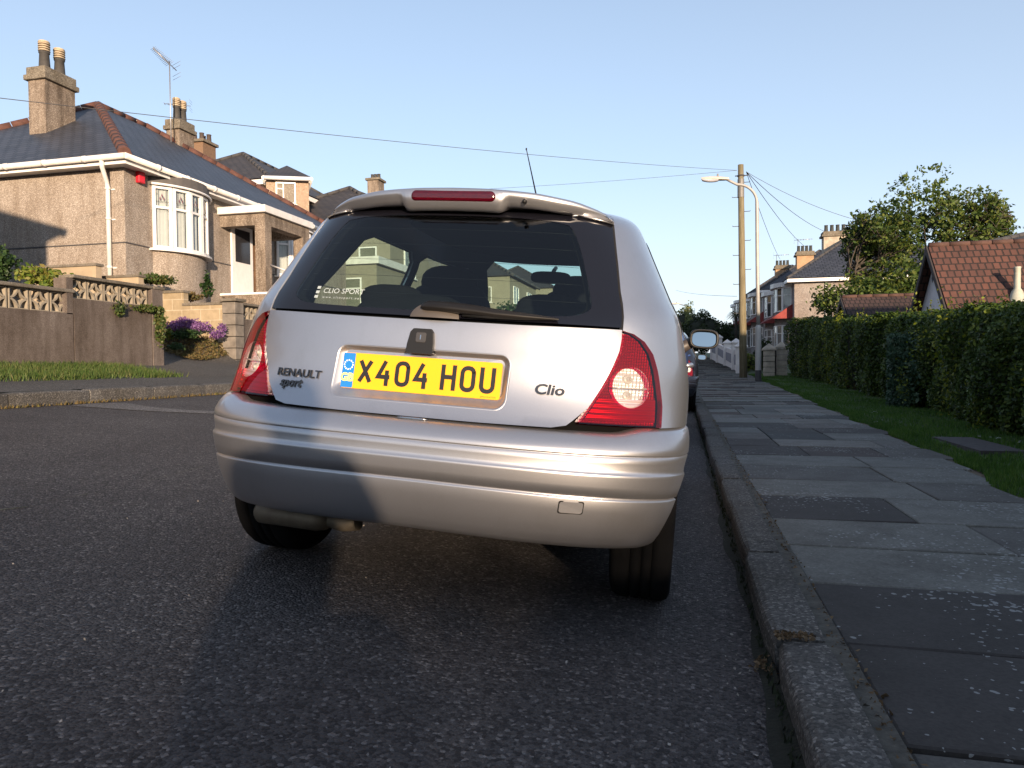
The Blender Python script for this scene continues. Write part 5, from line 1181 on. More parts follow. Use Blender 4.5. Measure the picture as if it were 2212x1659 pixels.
# planting
def cloud(c, r, n, hollow=.5):
    d = rng.normal(size=(n, 3)); d /= np.linalg.norm(d, axis=1)[:, None]; k = (hollow+(1-hollow)*rng.uniform(0, 1, (n, 1)))
    lump = 1+.18*np.sin(d[:, :1]*7+c[0])+.15*np.sin(d[:, 1:2]*9+c[1])+.12*np.sin(d[:, 2:]*8)
    return np.array(c)+d*k*lump*np.array(r)
YGL = leafmat('yellow_green_leaves', [(.05, .09, .015), (.10, .15, .02), (.19, .20, .035), (.15, .09, .04)], .5, .3); DGL = leafmat('dark_green_leaves', [(.012, .03, .010), (.025, .055, .015), (.05, .09, .022)], .5, .25); IVY = leafmat('ivy_leaves', [(.03, .06, .015), (.07, .10, .025), (.16, .12, .05)], .5, .25); PURP = leafmat('purple_petals', [(.12, .05, .16), (.22, .10, .28), (.32, .19, .38)], .6, .3); RUST = leafmat('rust_ground_cover', [(.06, .07, .02), (.11, .075, .03), (.15, .11, .04)], .7, .2)
def bush(name, label, cat, blobs, size, mat, stem=True):
    t = thing(name, label, cat, tuple(np.array(blobs[0][0])-(0, 0, blobs[0][1][2])))
    leaves('foliage', np.concatenate([cloud(c, r, n) for c, r, n in blobs]), size, mat, t)
    if stem:
        s_ = MB(); c, r, n = blobs[0]
        for k in range(5): s_.tube([(c[0], c[1], c[2]-r[2]), (c[0]+random.uniform(-.4, .4)*r[0], c[1]+random.uniform(-.4, .4)*r[1], c[2]), (c[0]+random.uniform(-.8, .8)*r[0], c[1]+random.uniform(-.8, .8)*r[1], c[2]+r[2]*.6)], [.012, .008, .004], 4)
        s_.build('stem', WOODBR, t)
    worldly(t); return t
g = lambda u, v, y: tuple(at_y(u, v, y))
bush('garden_shrub', 'yellow green shrub spilling over the low end of the patterned wall', 'shrub', [(g(100, 600, 9.5), (.32, .3, .15), 600), (g(128, 610, 9.3), (.22, .25, .11), 350), (g(70, 592, 9.8), (.25, .25, .12), 300)], .045, YGL)
bush('garden_shrub', 'dark green shrub cut off by the left edge of the picture', 'shrub', [(g(-12, 570, 9.5), (.28, .3, .32), 1500)], .04, DGL)
bush('garden_shrub', 'low spreading dark conifer between the parapet and the bow window', 'shrub', [(g(325, 603, 12.6), (.45, .25, .10), 900), (g(350, 608, 12.7), (.3, .2, .07), 400)], .035, IVY)
bush('garden_shrub', 'small upright leafy plant under the first bow window', 'shrub', [(g(447, 622, 13.6), (.13, .13, .22), 160), (g(447, 605, 13.6), (.06, .06, .2), 50)], .05, DGL)
bush('garden_shrub', 'low reddish plant behind the coping of the cream block wall', 'shrub', [(g(415, 642, 13.4), (.22, .15, .09), 300)], .035, RUST)
iv = [(g(306, 668, 10.0), (.12, .35, .06), 400), (g(318, 690, 10.2), (.13, .10, .2), 450), (g(314, 720, 10.2), (.12, .09, .22), 350), (g(255, 668, 9.35), (.10, .12, .12), 160)]
iv = [((XW+.14, c[1], c[2]), r, n) for c, r, n in iv]
bush('ivy', 'ivy trailing down over the end of the patterned garden wall', 'ivy', iv, .032, IVY)
pb_ = []
def bed(u, v, r, n, y=12.55): return (g(u, v, y), r, n)
bush('aubrieta', 'larger mound of purple flowers below the cream block wall', 'flowers', [bed(400, 697, (.30, .2, .10), 900, 12.65), bed(375, 706, (.20, .2, .09), 500, 12.5), bed(430, 706, (.25, .2, .09), 700, 12.6)], .022, PURP, False)
bush('aubrieta', 'smaller patch of purple flowers beside the stone pillar', 'flowers', [bed(468, 722, (.15, .15, .09), 450, 12.4), bed(478, 708, (.09, .12, .08), 200, 12.5)], .022, PURP, False)
bush('rockery_plant', 'dark green cushion plant in front of the purple flowers', 'plant', [bed(402, 722, (.30, .2, .10), 900, 12.2)], .025, DGL, False)
bush('rockery_plant', 'pale green upright plant left of the purple flowers', 'plant', [bed(367, 722, (.08, .08, .12), 160, 12.2)], .03, YGL, False)
bush('rockery_plant', 'grey green tuft lower down on the drive edge', 'plant', [bed(381, 748, (.16, .14, .06), 300, 11.5)], .025, DGL, False)
P = []
for _ in range(5200):
    x, y = random.uniform(-11.0, -8.95), random.uniform(11.7, 12.88)
    if (y-11.7) < .9*random.random()*max(0, (-x-8.9)/2): continue
    P.append((x, y, lz(x, y)+.03+random.random()*.05))
tag(leaves('ground_cover', P, .026, RUST), 'rust and olive ground cover on the bed beside the drive', 'ground cover', kind='stuff')
# cone
cn = thing('traffic_cone', 'orange traffic cone leaning against the stone pillar', 'cone', tuple(at_y(503, 766, 13.0)))
mb = MB(); b0 = at_y(501, 764, 13.16); mb.lathe([(.115, .02), (.10, .03), (.03, .48), (.022, .49), (.001, .49)], b0, 18); mb.build('body', plain('cone_orange', (.62, .09, .03), .55, var=.15), cn)
mb = MB(); mb.box(b0.x-.16, b0.x+.16, b0.y-.16, b0.y+.16, b0.z-.01, b0.z+.02); mb.build('base', plain('cone_base', (.25, .04, .02), .7), cn); worldly(cn)
# the bungalow next door: stands left of the picture and throws its shadow on the side wall
nb = thing('neighbour_bungalow', 'rendered bungalow left of the picture whose shadow falls on the side wall', 'house', (-15, 3, 2))
mb = MB(); mb.box(-20, -10.55, -3, 7.45, 1, 4.45); mb.build('wall', RENDER_, nb); hiproof(nb, -20, -10.55, -3, 7.45, 4.5, .6, SLATE, .33); worldly(nb)
# parked car beyond the wall on the drive: only its pale roof shows
def small_car(label, paintm, loc, rotz, grp, tilt=0., sc=1.0, h=1.0, glassm=None):
    t = thing('parked_car', label, 'car', loc, grp, (0, tilt, rotz)); t.scale = (sc, sc, sc*h)
    src = []
    for nm, mats in (('body', paintm),):
        o = body.copy(); o.data = body.data.copy(); o.data.materials.clear(); o.data.materials.append(mats); COL.objects.link(o); o.parent = t; o.name = 'body'
        for ch in body.children:
            c = ch.copy(); COL.objects.link(c); c.parent = o
            if ch.name.split('.')[0] in ('roof', 'fuel_flap', 'door_handle'): c.data = ch.data.copy(); c.data.materials.clear(); c.data.materials.append(mats)
    for ch in list(car.children):
        b = ch.name.split('.')[0]
        if b in ('tailgate', 'rear_bumper'):
            c = ch.copy(); c.data = ch.data.copy(); c.data.materials.clear(); c.data.materials.append(paintm); COL.objects.link(c); c.parent = t
            for g_ in ch.children:
                if g_.name.split('.')[0] == 'plate_recess': k = g_.copy(); k.data = g_.data.copy(); k.data.materials.clear(); k.data.materials.append(paintm); COL.objects.link(k); k.parent = c
        elif b in ('number_plate', 'rear_window', 'tail_lamp', 'door_mirror', 'wheel', 'underbody', 'front_seat', 'dashboard', 'headliner', 'rear_seat'):
            c = ch.copy(); COL.objects.link(c); c.parent = t
            for g_ in ch.children:
                if g_.name.split('.')[0] in ('ceramic_border', 'lamp_housing', 'clear_reflector', 'mirror_glass', 'rim', 'clear_lens', 'headrest'): k = g_.copy(); COL.objects.link(k); k.parent = c
    return t
a = at_y(50, 600, 10.6)
small_car('pale blue car behind the patterned wall, only its roof showing', PALEP, (a.x-.5, 10.2, a.z-1.40), radians(65), 'cars parked off the road', sc=.97)
small_car('blue car parked directly in front of the silver hatchback', BLUEP, (-.79, 7.0, .064), 0, 'cars parked along the right kerb', AL, 1.03, 1.10)
small_car('dark grey car parked beyond the blue car', DARKP, (-.56, 12.0, .048), 0, 'cars parked along the right kerb', AL, 1.02, .98)

# unseen terrace added behind the camera, ridge height set to shade the near road
tr_ = thing('shade_terrace', 'unseen rendered terrace added behind the camera to shade the near road', 'house', (18, -38, 0))
mb = MB(); mb.box(0, 42, -42, -34, -1, 4.7); mb.build('wall', RENDER2, tr_)
hiproof(tr_, 0, 42, -42, -34, 4.72, (TRH-4.72)/4.3, SLATE, .3, axis='x')
for k in range(9): window(tr_, (1.5+4.6*k+1.4, -34, 1.0), (-1, 0, 0), 1.4, 1.3, [(0, .5, 0, 1, 'p'), (.5, 1, 0, 1, 'p')])
worldly(tr_)
# ============================================================ RIGHT SIDE OF THE STREET
# lamp post and telegraph pole
LY = 24.0
lb = at_y(1638, 828, LY); lt = at_y(1624, 430, LY)
LAMPM = plain('lamp_column_paint', (.33, .32, .31), .55, .2, var=.12, scale=3)
def street_lamp(label, base, H, arm=1.28, k=1., head_dir=-1, grp='street lamps'):
    t = thing('street_lamp', label, 'street lamp', base, grp); B = Vector(base)
    c = MB(); c.lathe([(.095*k, -.3), (.095*k, 1.75), (.088*k, 1.80), (.062*k, 1.86)], B, 14); col = c.build('column', LAMPM, t)
    c = MB(); c.lathe([(.099*k, .0), (.099*k, .42)], B, 14); c.build('column_base', DGREY, col)
    c = MB(); P = [B+Vector((0, 0, 1.85)), B+Vector((-.02, 0, H*.5)), B+Vector((-.04, 0, H-.75))]
    for j in range(1, 9): a = radians(88*j/8); P.append(B+Vector((-.04+head_dir*.62*(1-cos(a)), 0, H-.75+.62*sin(a))))
    P.append(B+Vector((-.04+head_dir*(arm*.62), 0, H-.02))); P.append(B+Vector((head_dir*arm*.75, 0, H+.05)))
    c.tube(P, [.060*k]*2+[.055*k]+[.045*k]*9+[.035*k], 12); c.build('arm', LAMPM, col)
    h = MB(); hx = head_dir*arm*.70; G = []
    for j in range(11):
        s_ = j/10; x = hx+head_dir*(.85*s_); wv = .115*(sin(pi*min(1, .12+s_*.80))**.6)*k; hh = .10*(sin(pi*min(1, .15+s_*.72))**.5)*k; z = H+.05+.07*s_
        G.append([B+Vector((x, wv*cos(a), z+hh*max(-.25, sin(a))*(.9 if sin(a) > 0 else 1))) for a in [2*pi*q/16 for q in range(17)]])
    h.grid(G); h.face(G[0][:-1]); h.face(G[-1][:-1]); hd = h.build('lamp_head', plain('lamp_head_grey', (.50, .44, .38), .5, var=.15), col)
    h = MB(); G = []
    for j in range(9):
        s_ = .38+.60*j/8; x = hx+head_dir*(.85*s_); d = .085*sin(pi*(.08+.84*j/8))**.5*k; z = H+.05+.07*s_-.02
        G.append([B+Vector((x, .10*k*cos(a), z+d*sin(a))) for a in [pi+pi*q/10 for q in range(11)]])
    h.grid(G); h.build('lamp_bowl', plain('lamp_bowl_clear', (.50, .50, .56), .2, var=.05), hd)
    h = MB(); h.lathe([(.03, 0), (.032, .06), (.02, .085), (.001, .09)], B+Vector((hx+head_dir*.34, 0, H+.17)), 10); h.build('photocell', plain('photocell_grey', (.20, .20, .21), .5), hd)
    worldly(t); return t
street_lamp('tall grey street lamp with curved arm standing beside the wooden telegraph pole', lb, lt.z-lb.z+.62)
l2 = at_y(1498, 700, 70); l2t = at_y(1492, 657, 70); street_lamp('distant street lamp rising over the bushes at the end of the street', (l2.x-.1, 70, gz(70)+.3), l2t.z-gz(70)-.3, 1.6)
PYY = 27.0
p0, p1 = at_y(1606, 814, PYY), at_y(1600, 356, PYY)
pole = thing('telegraph_pole', 'tall wooden telegraph pole with step irons and wires fanning from its top', 'telegraph pole', p0)
WOODP = None
m, nt, b = newmat('weathered_pole_wood'); v = coords(nt, (14, 14, .8)); nt.links.new(ramp(nt, noise(nt, v, 2.2, 6, .65), [(.25, (.075, .06, .035)), (.5, (.155, .13, .075)), (.75, (.24, .21, .15))]), b.inputs['Base Color']); b.inputs['Roughness'].default_value = .9; WOODP = m
mb = MB(); mb.tube([p0-Vector((0, 0, .4)), p0.lerp(p1, .35), p1], [.140, .122, .098], 14); mb.build('pole', WOODP, pole)
for k in range(10):
    z_ = p0.z+2.3+k*.52; f = (z_-p0.z)/(p1.z-p0.z); c = p0.lerp(p1, f); s_ = 1 if k % 2 else -1; mb = MB(); mb.tube([c+Vector((s_*.09, 0, 0)), c+Vector((s_*.30, 0, 0)), c+Vector((s_*.31, 0, .03))], .012, 5); mb.build('step_iron', DGREY, pole)
mb = MB(); c = p0.lerp(p1, .945); mb.lathe([(.125, 0), (.125, .05)], c, 12); mb.tube([c+Vector((-.20, 0, .03)), c+Vector((.24, 0, .03))], .02, 6); mb.build('bracket', DGREY, pole)
mb = MB(); mb.lathe([(.118, -.75), (.115, -.10)], c, 12); mb.build('pole_sleeve', plain('zinc_sleeve', (.16, .155, .15), .6, .3), pole)
worldly(pole)
wt = at_y(1592, 368, PYY); wr = at_y(1612, 371, PYY); WIRE = plain('wire_grey', (.06, .06, .065), .7)
def wire(label, a, b, sag, r=.009):
    a, b = Vector(a), Vector(b); mb = MB(); n = 16
    P = [a.lerp(b, k/n)-Vector((0, 0, 4*sag*(k/n)*(1-k/n))) for k in range(n+1)]; mb.tube(P, r, 5, cap=False); tag(mb.build('overhead_wire', WIRE), label, 'wire', 'overhead wires')
wire('wire crossing the whole sky from the left edge to the telegraph pole', at_y(-120, 198, 8.0), wt, .12, .006)
wire('lower wire passing behind the aerial rod towards the dormer house', at_y(640, 424, 26), wt, .15, .006)
for u, v_, y, l, r in ((1905, 488, 30, 'uppermost of the wires on the right, running into the tree', .008), (1782, 500, 45, 'wire running from the pole down to the chimney beside the tree', .012), (1738, 532, 52, 'thin wire running from the pole down to the middle chimney', .012), (1685, 560, 60, 'thin wire running from the pole down to the farthest chimney', .012)):
    wire(l, wr, at_y(u, v_, y), .25, r)
wire('faint wire low over the end of the street left of the pole', at_y(1460, 627, 60), at_y(1592, 640, PYY), .1, .008)
# hedge
_hx0 = hedge_x
def hedge_x(y): return np.interp(y, [-16, 0, 7.1, 10.2, 15, 22.8, 27.5], [2.3, 2.55, 2.93, 3.36, 3.72, 3.88, 3.62])
HY_ = [-16, 0, 4, 7.1, 8.2, 10.2, 15, 22.8, 26.2]
HT_ = [1.25, 1.25, 1.27, at_x(2209, 655, 2.93+.2).z, at_y(2110, 668, 8.2).z, at_y(2021, 677, 10.2).z, at_y(1900, 688, 15).z, at_y(1771, 692, 22.8).z, at_y(1700, 692, 26.2).z]
def ht(y): return float(np.interp(y, HY_, HT_))
HL = leafmat('privet_leaves', [(.013, .030, .005), (.028, .058, .008), (.058, .095, .012), (.12, .15, .018)], .5, .22)
def hx(y): return float(hedge_x(y))+.10*sin(y*1.9)+.07*sin(y*4.3+1)
hedge = thing('privet_hedge', 'long clipped green privet hedge bordering the verge on the right', 'hedge', (3.2, 8, 0))
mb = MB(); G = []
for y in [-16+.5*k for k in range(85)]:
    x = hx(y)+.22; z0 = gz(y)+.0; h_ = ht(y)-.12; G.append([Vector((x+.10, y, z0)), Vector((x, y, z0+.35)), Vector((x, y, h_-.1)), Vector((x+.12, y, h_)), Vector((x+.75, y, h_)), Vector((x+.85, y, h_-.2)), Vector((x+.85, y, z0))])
mb.grid(G); mb.face(G[-1]); mb.build('hedge_core', plain('hedge_inner_shade', (.012, .016, .008), .95), hedge)  # dark core, its colour stands in for the shade inside the hedge
P = []; NR = []
def hp(y, s_):
    """s_ along the section: 0..1 front face bottom to top, 1..1.6 top"""
    h_ = ht(y); z0 = gz(y)
    lump = .09*sin(y*3.1+s_*4)+.07*sin(y*7.3+s_*9)+.05*sin(y*13+s_*5)
    if s_ <= 1: z = z0+.06+(h_-z0-.06)*s_; x = hx(y)+.12*(1-min(1, s_*5))+.10*max(0, s_-.85)/.15; return (x-lump*.8, y, z), (-1, -.35, .15)
    return (hx(y)+.1+(s_-1)*1.5, y, h_+lump*.5), (-.1, -.1, 1)
for n_, ya, yb in ((52000, 4.6, 9.5), (42000, 9.5, 16), (30000, 16, 26.2), (9000, -10, 4.6)):
    for _ in range(n_):
        y = random.uniform(ya, yb); s_ = random.random()*1.35; p, nn_ = hp(y, s_); k = random.random()**2*.16; P.append((p[0]+k*(1 if s_ <= 1 else 0)+random.uniform(-.03, .03), p[1], p[2]-(k*.6 if s_ > 1 else 0)+random.uniform(-.03, .03))); NR.append(nn_)
for _ in range(3500): y = 26.1+random.uniform(0, .3); P.append((hx(26)+.05+random.random()*.8, y-random.random()*.2, gz(25)+.1+random.random()*(ht(25)-gz(25)-.1))); NR.append((-.3, .2, .3))
P = np.array(P); NR = np.array(NR); far = P[:, 1] > 12
leaves('foliage', P[~far], .024, HL, hedge, NR[~far]); leaves('foliage', P[far], .034, HL, hedge, NR[far])
# new shoots: yellower sprays
Q = []
for _ in range(46):
    y = 5+20*random.random(); s_ = random.random()*1.15; p, _n = hp(y, s_)
    for _ in range(int(60)): Q.append((p[0]-.05+random.gauss(0, .05), p[1]+random.gauss(0, .14), p[2]+random.gauss(0, .16)))
leaves('new_shoots', Q, .026, leafmat('new_shoot_leaves', [(.07, .11, .01), (.14, .17, .015), (.24, .24, .03)], .5, .3), hedge)
Q = []
for _ in range(2600): y = random.gauss(12.4, .35); z = random.uniform(.1, 1.25); Q.append((hx(y)-.08-random.random()*.07, y, z))
leaves('climber', Q, .035, leafmat('blue_green_climber', [(.02, .05, .03), (.04, .08, .045), (.07, .11, .06)], .5, .2), hedge, droop=1.)
mb = MB()
for k in range(24): y = 5+k*.83; mb.tube([(hx(y)+.3, y, gz(y)), (hx(y)+.22+random.uniform(-.1, .1), y+random.uniform(-.1, .1), gz(y)+.5)], [.03, .018], 6)
mb.build('stems', WOODBR, hedge)
mb = MB(); Q = []
for k in range(34):
    y = random.uniform(5.2, 20); a = Vector((hx(y)+random.uniform(.05, .5), y, ht(y)-.05)); b = a+Vector((random.uniform(-.08, .08), random.uniform(-.08, .08), random.uniform(.10, .30))); mb.tube([a, a.lerp(b, .5)+Vector((.01, .01, 0)), b], [.004, .003, .002], 4)
    for q in range(7): p_ = a.lerp(b, .35+.65*q/6); Q.append((p_.x+random.gauss(0, .012), p_.y+random.gauss(0, .012), p_.z))
mb.build('stray_twigs', WOODBR, hedge); tag(leaves('stray_shoots', Q, .024, HL, hedge), kind='stuff'); worldly(hedge)
# gate and stone pillars at the end of the hedge
STN = plain('cream_stone', (.36, .31, .25), .9, var=.3, scale=3.5, bmp=.5, bscale=20); PWH = plain('white_masonry_paint', (.62, .58, .56), .8, var=.12, scale=3); PGR = plain('grey_wall_panel', (.20, .20, .23), .9, var=.1)
def pillar(name, label, x, y, z0, h_, w_=.36, mat=None, cap=True, grp=None, blocks=0):
    t = thing(name, label, 'pillar', (x, y, z0), grp); mb = MB()
    if blocks:
        for k in range(blocks): mb.box(x-w_/2, x+w_/2, y-w_/2, y+w_/2, z0+h_*k/blocks, z0+h_*(k+1)/blocks-.015)
    else: mb.box(x-w_/2, x+w_/2, y-w_/2, y+w_/2, z0-.3, z0+h_)
    mb.build('shaft', mat or PWH, t, bevel=.01)
    if cap:
        mb = MB(); c = w_/2+.05; z = z0+h_; mb.box(x-c, x+c, y-c, y+c, z, z+.06); a = [Vector((x+sx*c, y+sy*c, z+.06)) for sx, sy in ((-1, -1), (1, -1), (1, 1), (-1, 1))]; ap = Vector((x, y, z+.26))
        for k in range(4): mb.face([a[k], a[(k+1) % 4], ap])
        mb.build('cap', mat or PWH, t)
    worldly(t); return t
s0 = at_y(1661, 815, 27.2); pillar('stone_pillar', 'cream stone gate pillar just right of the street lamp', s0.x, 27.2, gz(26)+.05, at_y(1661, 757, 27.2).z-gz(26)-.05, .36, STN, True, 'gate pillars by the hedge', 5)
s1 = at_y(1688, 815, 27.6); pillar('stone_pillar', 'cream stone gate pillar touching the end of the hedge', s1.x, 27.6, gz(26)+.05, at_y(1688, 753, 27.6).z-gz(26)-.05, .36, STN, True, 'gate pillars by the hedge', 5)
gt2 = thing('picket_gate', 'dark wooden picket gate between the two cream stone pillars', 'gate', (s0.x+.3, 27.3, gz(26)))
mb = MB(); x = s0.x+.2; x_end = s1.x-.2
k = 0
while x < x_end: mb.box(x, x+.07, 27.3, 27.33, gz(26)+.1, gz(26)+1.05+.12*sin(k*1.3)); x += .13; k += 1
mb.build('picket', plain('dark_picket', (.05, .042, .036), .9), gt2); mb = MB(); mb.box(s0.x+.18, x_end, 27.33, 27.37, gz(26)+.3, gz(26)+.38); mb.box(s0.x+.18, x_end, 27.33, 27.37, gz(26)+.8, gz(26)+.88); mb.build('rail', plain('dark_picket', (.05, .042, .036), .9), gt2); worldly(gt2)
# white pillared walls stepping up the street
wl_pts = [(1601, 800, 740, 31.5), (1590, 799, 733, 36.0), (1571, 787, 735, 43.0), (1553, 774, 724, 50.0), (1540, 768, 728, 58.0)]
prev = None
lb_ = ['first white capped pillar, half hidden by the telegraph pole', 'white capped pillar lit by the sun left of the telegraph pole', 'middle white capped pillar of the garden walls', 'tall white pillar beside the wing mirror', 'farthest white pillar of the garden walls']
for k, (u, vb, vt, y) in enumerate(wl_pts):
    a, b = at_y(u, vb, y), at_y(u, vt, y); pillar('garden_pillar', lb_[k], a.x, y, a.z, b.z-a.z-.2, .42, PWH, True, 'white pillars of the garden walls')
    if prev is not None:
        t = thing('garden_wall', ['grey panelled white garden wall beside the pole', 'grey panelled white garden wall left of the pole', 'grey panelled garden wall behind the wing mirror', 'farthest grey panelled garden wall'][k-1], 'wall', (a.x, y, a.z), 'panelled garden walls')
        P0, z0_, z1_ = prev; d = Vector((a.x-P0.x, y-P0.y, 0)).normalized(); nrm = Vector((-d.y, d.x, 0)); q0, q1 = P0+d*.2, Vector((a.x, y, 0))-d*.2
        for nm, o_, zz0, zz1, mt in (('wall', .0, -.4, .95, PWH), ('panel', .012, .25, .72, PGR)):
            mb = MB(); A_ = [Vector((q.x, q.y, zb_+zz)) for q, zb_, zz in ((q0, z0_, zz0), (q1, a.z, zz0), (q1, a.z, zz1), (q0, z0_, zz1))]; A_ = [p-nrm*(.08-0) for p in A_] if nm == 'wall' else [p+nrm*.075 for p in A_]
            mb.prism(A_, nrm*(.16 if nm == 'wall' else .015)); mb.build(nm, mt, t)
        worldly(t)
    prev = (Vector((a.x, y, 0)), a.z, b.z)
# semi-detached houses up the street on the right
GRW = speckle('lilac_roughcast', (.20, .18, .175), (.29, .26, .255), (.4, .37, .36), 50, .95, .5, .006, (.86, .84, .84), big=.6)
GABL = speckle('sun_patched_gable', (.20, .18, .17), (.28, .255, .245), (.40, .36, .33), 50, .95, .5, .006, (.72, .66, .62), big=.9)  # blotches put sun patches falling through the tree into the wall colour
REDT = plain('red_canopy_tile', (.22, .035, .03), .8, var=.2, scale=8); CHB = plain('ochre_chimney', (.34, .22, .13), .9, var=.2, scale=3); BPOT = plain('black_pot', (.035, .04, .042), .8)
def semi(label, x, y0, y1, zg, ze, fl=2, grp='semi-detached houses up the street'):
    t = thing('semi_detached_house', label, 'house', (x, y0, zg), grp)
    mb = MB(); mb.box(x, x+9, y0, y1, zg-1, ze); mb.build('wall', GRW, t)
    mb = MB(); mb.box(x, x+9, y0-.012, y0, zg-1, ze-.01); mb.build('gable_render', GABL, t)
    ro, r0, r1 = hiproof(t, x, x+9, y0, y1, ze+.02, .68, SLATE, .45, .08, axis='y'); eaves(t, x, x+9, y0, y1, ze, .45)
    for yb in (y0+1.0, y1-3.6):
        B = MB(); n = 6; c = yb+1.3; P = [Vector((x-.75*sin(pi*k/n)**.7 if 0 < k < n else x, c-1.3*cos(pi*k/n), zg+.2)) for k in range(n+1)]
        B.prism(P+[Vector((x+.1, c+1.3, zg+.2)), Vector((x+.1, c-1.3, zg+.2))], (0, 0, ze-zg-1.9)); B.build('bay', GRW, t)
        B = MB(); P2 = [Vector((x-.95*sin(pi*k/n)**.7-.05 if 0 < k < n else x, c-1.45*cos(pi*k/n), ze-.30)) for k in range(n+1)]
        B.prism(P2+[Vector((x+.1, c+1.45, ze-.30)), Vector((x+.1, c-1.45, ze-.30))], (0, 0, .25)); B.build('bay_roof', GUT, t)
        for k in range(n):
            p, q = P[k], P[k+1]
            U_ = p-q
            for (zz, hh) in ((ze-1.68, 1.36), (zg+.75, 1.45)): window(t, (q.x, q.y, zz), U_, U_.length, hh, [(0, 1, 0, .68, 'p'), (0, 1, .68, 1, 'p')], .045, .05, sill=False, curt=(k % 2 == 0))
        B = MB(); B.face([(x-1.15, c-1.7, zg+2.55), (x-1.15, c+1.7, zg+2.55), (x, c+1.7, zg+3.35), (x, c-1.7, zg+3.35)]); B.face([(x-1.15, c-1.7, zg+2.55), (x, c-1.7, zg+3.35), (x, c-1.7, zg+2.55)]); B.build('tiled_canopy', REDT, t)
    mb = MB(); mb.tube([(x+1.6, y0-.08, zg), (x+1.6, y0-.08, ze-.1)], .05, 6); mb.build('downpipe', GUT, t)
    return t
y_A = 42.0; eA = at_y(1716, 603, y_A).z; xA = at_y(1716, 650, y_A).x
hA = semi('nearest semi-detached house, grey roughcast with painted sun patches on its side wall and white-framed bay windows', xA, y_A, y_A+9.5, gz(y_A)+.15, eA)
hB = semi('middle semi-detached house with red canopy behind the street lamp', xA-.15, y_A+13, y_A+22, gz(y_A+13)+.3, eA+.7)
hC = semi('farthest semi-detached house, mostly behind the telegraph pole', xA-.3, y_A+26, y_A+35, gz(y_A+26)+.4, eA+1.3)
for t, (u, v0, v1, y, n_) in ((hA, (1803, 545, 500, y_A+4.5, 4)), (hB, (1738, 576, 543, y_A+12.2, 4)), (hC, (1690, 600, 573, y_A+20, 4))):
    a, b = at_y(u, v0, y), at_y(u, v1, y); wdt = (48 if t is hA else 34 if t is hB else 30)/1540*y*.93
    ch, zt_ = chimney(t, a.x, y, a.z-2.2, b.z-.35, wdt, .7, CHB if t is not hA else STN, [(-wdt*.36+wdt*.24*k, 0) for k in range(4)], .42, .105, False, .12, BPOT)
    if t is not hA: aerial(ch, (a.x-wdt*.4, y, b.z-1), (a.x-wdt*.4, y, b.z+.9), (.9, -.2, 0), 6, .02, .2)
for t in (hA, hB, hC): worldly(t)
# outbuildings behind the hedge
TILE = banded('red_plain_tile', (.105, .042, .030), (.070, .030, .024), (.022, .012, .010), 0, .20, .85, wl=.09, tile=.14, bstr=1.); TILE2 = banded('brown_plain_tile', (.055, .030, .028), (.04, .023, .022), (.012, .008, .008), 0, .20, .85, wl=.09, tile=.14, bstr=1.)
def gabled(label, xg, yr, zr, ze, half_, length, tile, wallm, vents=True, grp='tiled outbuildings behind the hedge', barge=None):
    t = thing('tiled_outbuilding', label, 'outbuilding', (xg, yr, 0), grp)
    z0 = -.1; s_ = (zr-ze)/half_; mb = MB(); mb.prism([Vector((xg, yr-half_+.1, z0)), Vector((xg, yr+half_-.1, z0)), Vector((xg, yr+half_-.1, ze)), Vector((xg, yr, zr-.12)), Vector((xg, yr-half_+.1, ze))], (length, 0, 0)); mb.build('wall', wallm, t)
    mb = MB(); e = .18; y0, y1 = yr-half_-.1, yr+half_+.1; zz = ze-.1*s_-.0
    A_, B_, C_, D_ = (xg-e, y0, zz), (xg+length+e, y0, zz), (xg+length+e, yr, zr), (xg-e, yr, zr); roofface(mb, [A_, B_, C_, D_]); roofface(mb, [(xg-e, y1, zz), D_, C_, (xg+length+e, y1, zz)])
    for a, b in ((A_, D_), ((xg-e, y1, zz), D_)): mb.face([a, b, (b[0], b[1], b[2]-.10), (a[0], a[1], a[2]-.10)])
    mb.face([A_, B_, (B_[0], B_[1], B_[2]-.08), (A_[0], A_[1], A_[2]-.08)]); ro = mb.build('roof', tile, t, recalc=False)
    mb = MB(); ridgeline(mb, D_, C_, .06, .4); mb.build('ridge_tiles', tile if False else plain('ridge_brown', (.075, .037, .028), .85, var=.3), ro)
    mb = MB()
    for y_ in (y0, y1): mb.prism([Vector((xg-e-.02, y_, zz-.02)), Vector((xg-e-.02, yr, zr-.01)), Vector((xg-e-.02, yr, zr-.20)), Vector((xg-e-.02, y_, zz-.21))], (-.03, 0, 0))
    mb.build('bargeboard', plain('dark_bargeboard', (.035, .028, .028), .8), t)
    return t
WHW = plain('white_render', (.62, .62, .66), .85, var=.05)
R0 = at_y(2005, 530, 17.6); xg = R0.x; zr = R0.z; zb1 = at_y(1968, 690, 17.6).z
hs = 1.5; fr = at_x(2055, 690, xg); slope = (zr-fr.z)/(17.6-fr.y); zeave = 1.35; hw_ = (zr-zeave)/slope
ob = gabled('white-walled garage with orange-red tiled roof and diamond vents in its gable', xg+.18, 17.6, zr, zeave, hw_, 7.5, TILE, WHW)
for u, v_ in ((2015, 601), (2025.5, 593), (2026, 624)):
    q = at_x(u, v_, xg+.18-.006); mb = MB(); mb.prism([q+Vector((0, a, b)) for a, b in ((-.055, 0), (0, -.10), (.055, 0), (0, .10))], (-.004, 0, 0)); mb.build('diamond_vent', plain('vent_dark', (.06, .07, .09), .7), ob)
fq = at_y(2197, 632, 16.6)
def roof_on(u, v):
    P0 = Vector((xg, 17.6, zr)); n = Vector((0, -slope, 1)); d = ray(u, v); t = n.dot(P0-CAM)/n.dot(d); return CAM+d*t
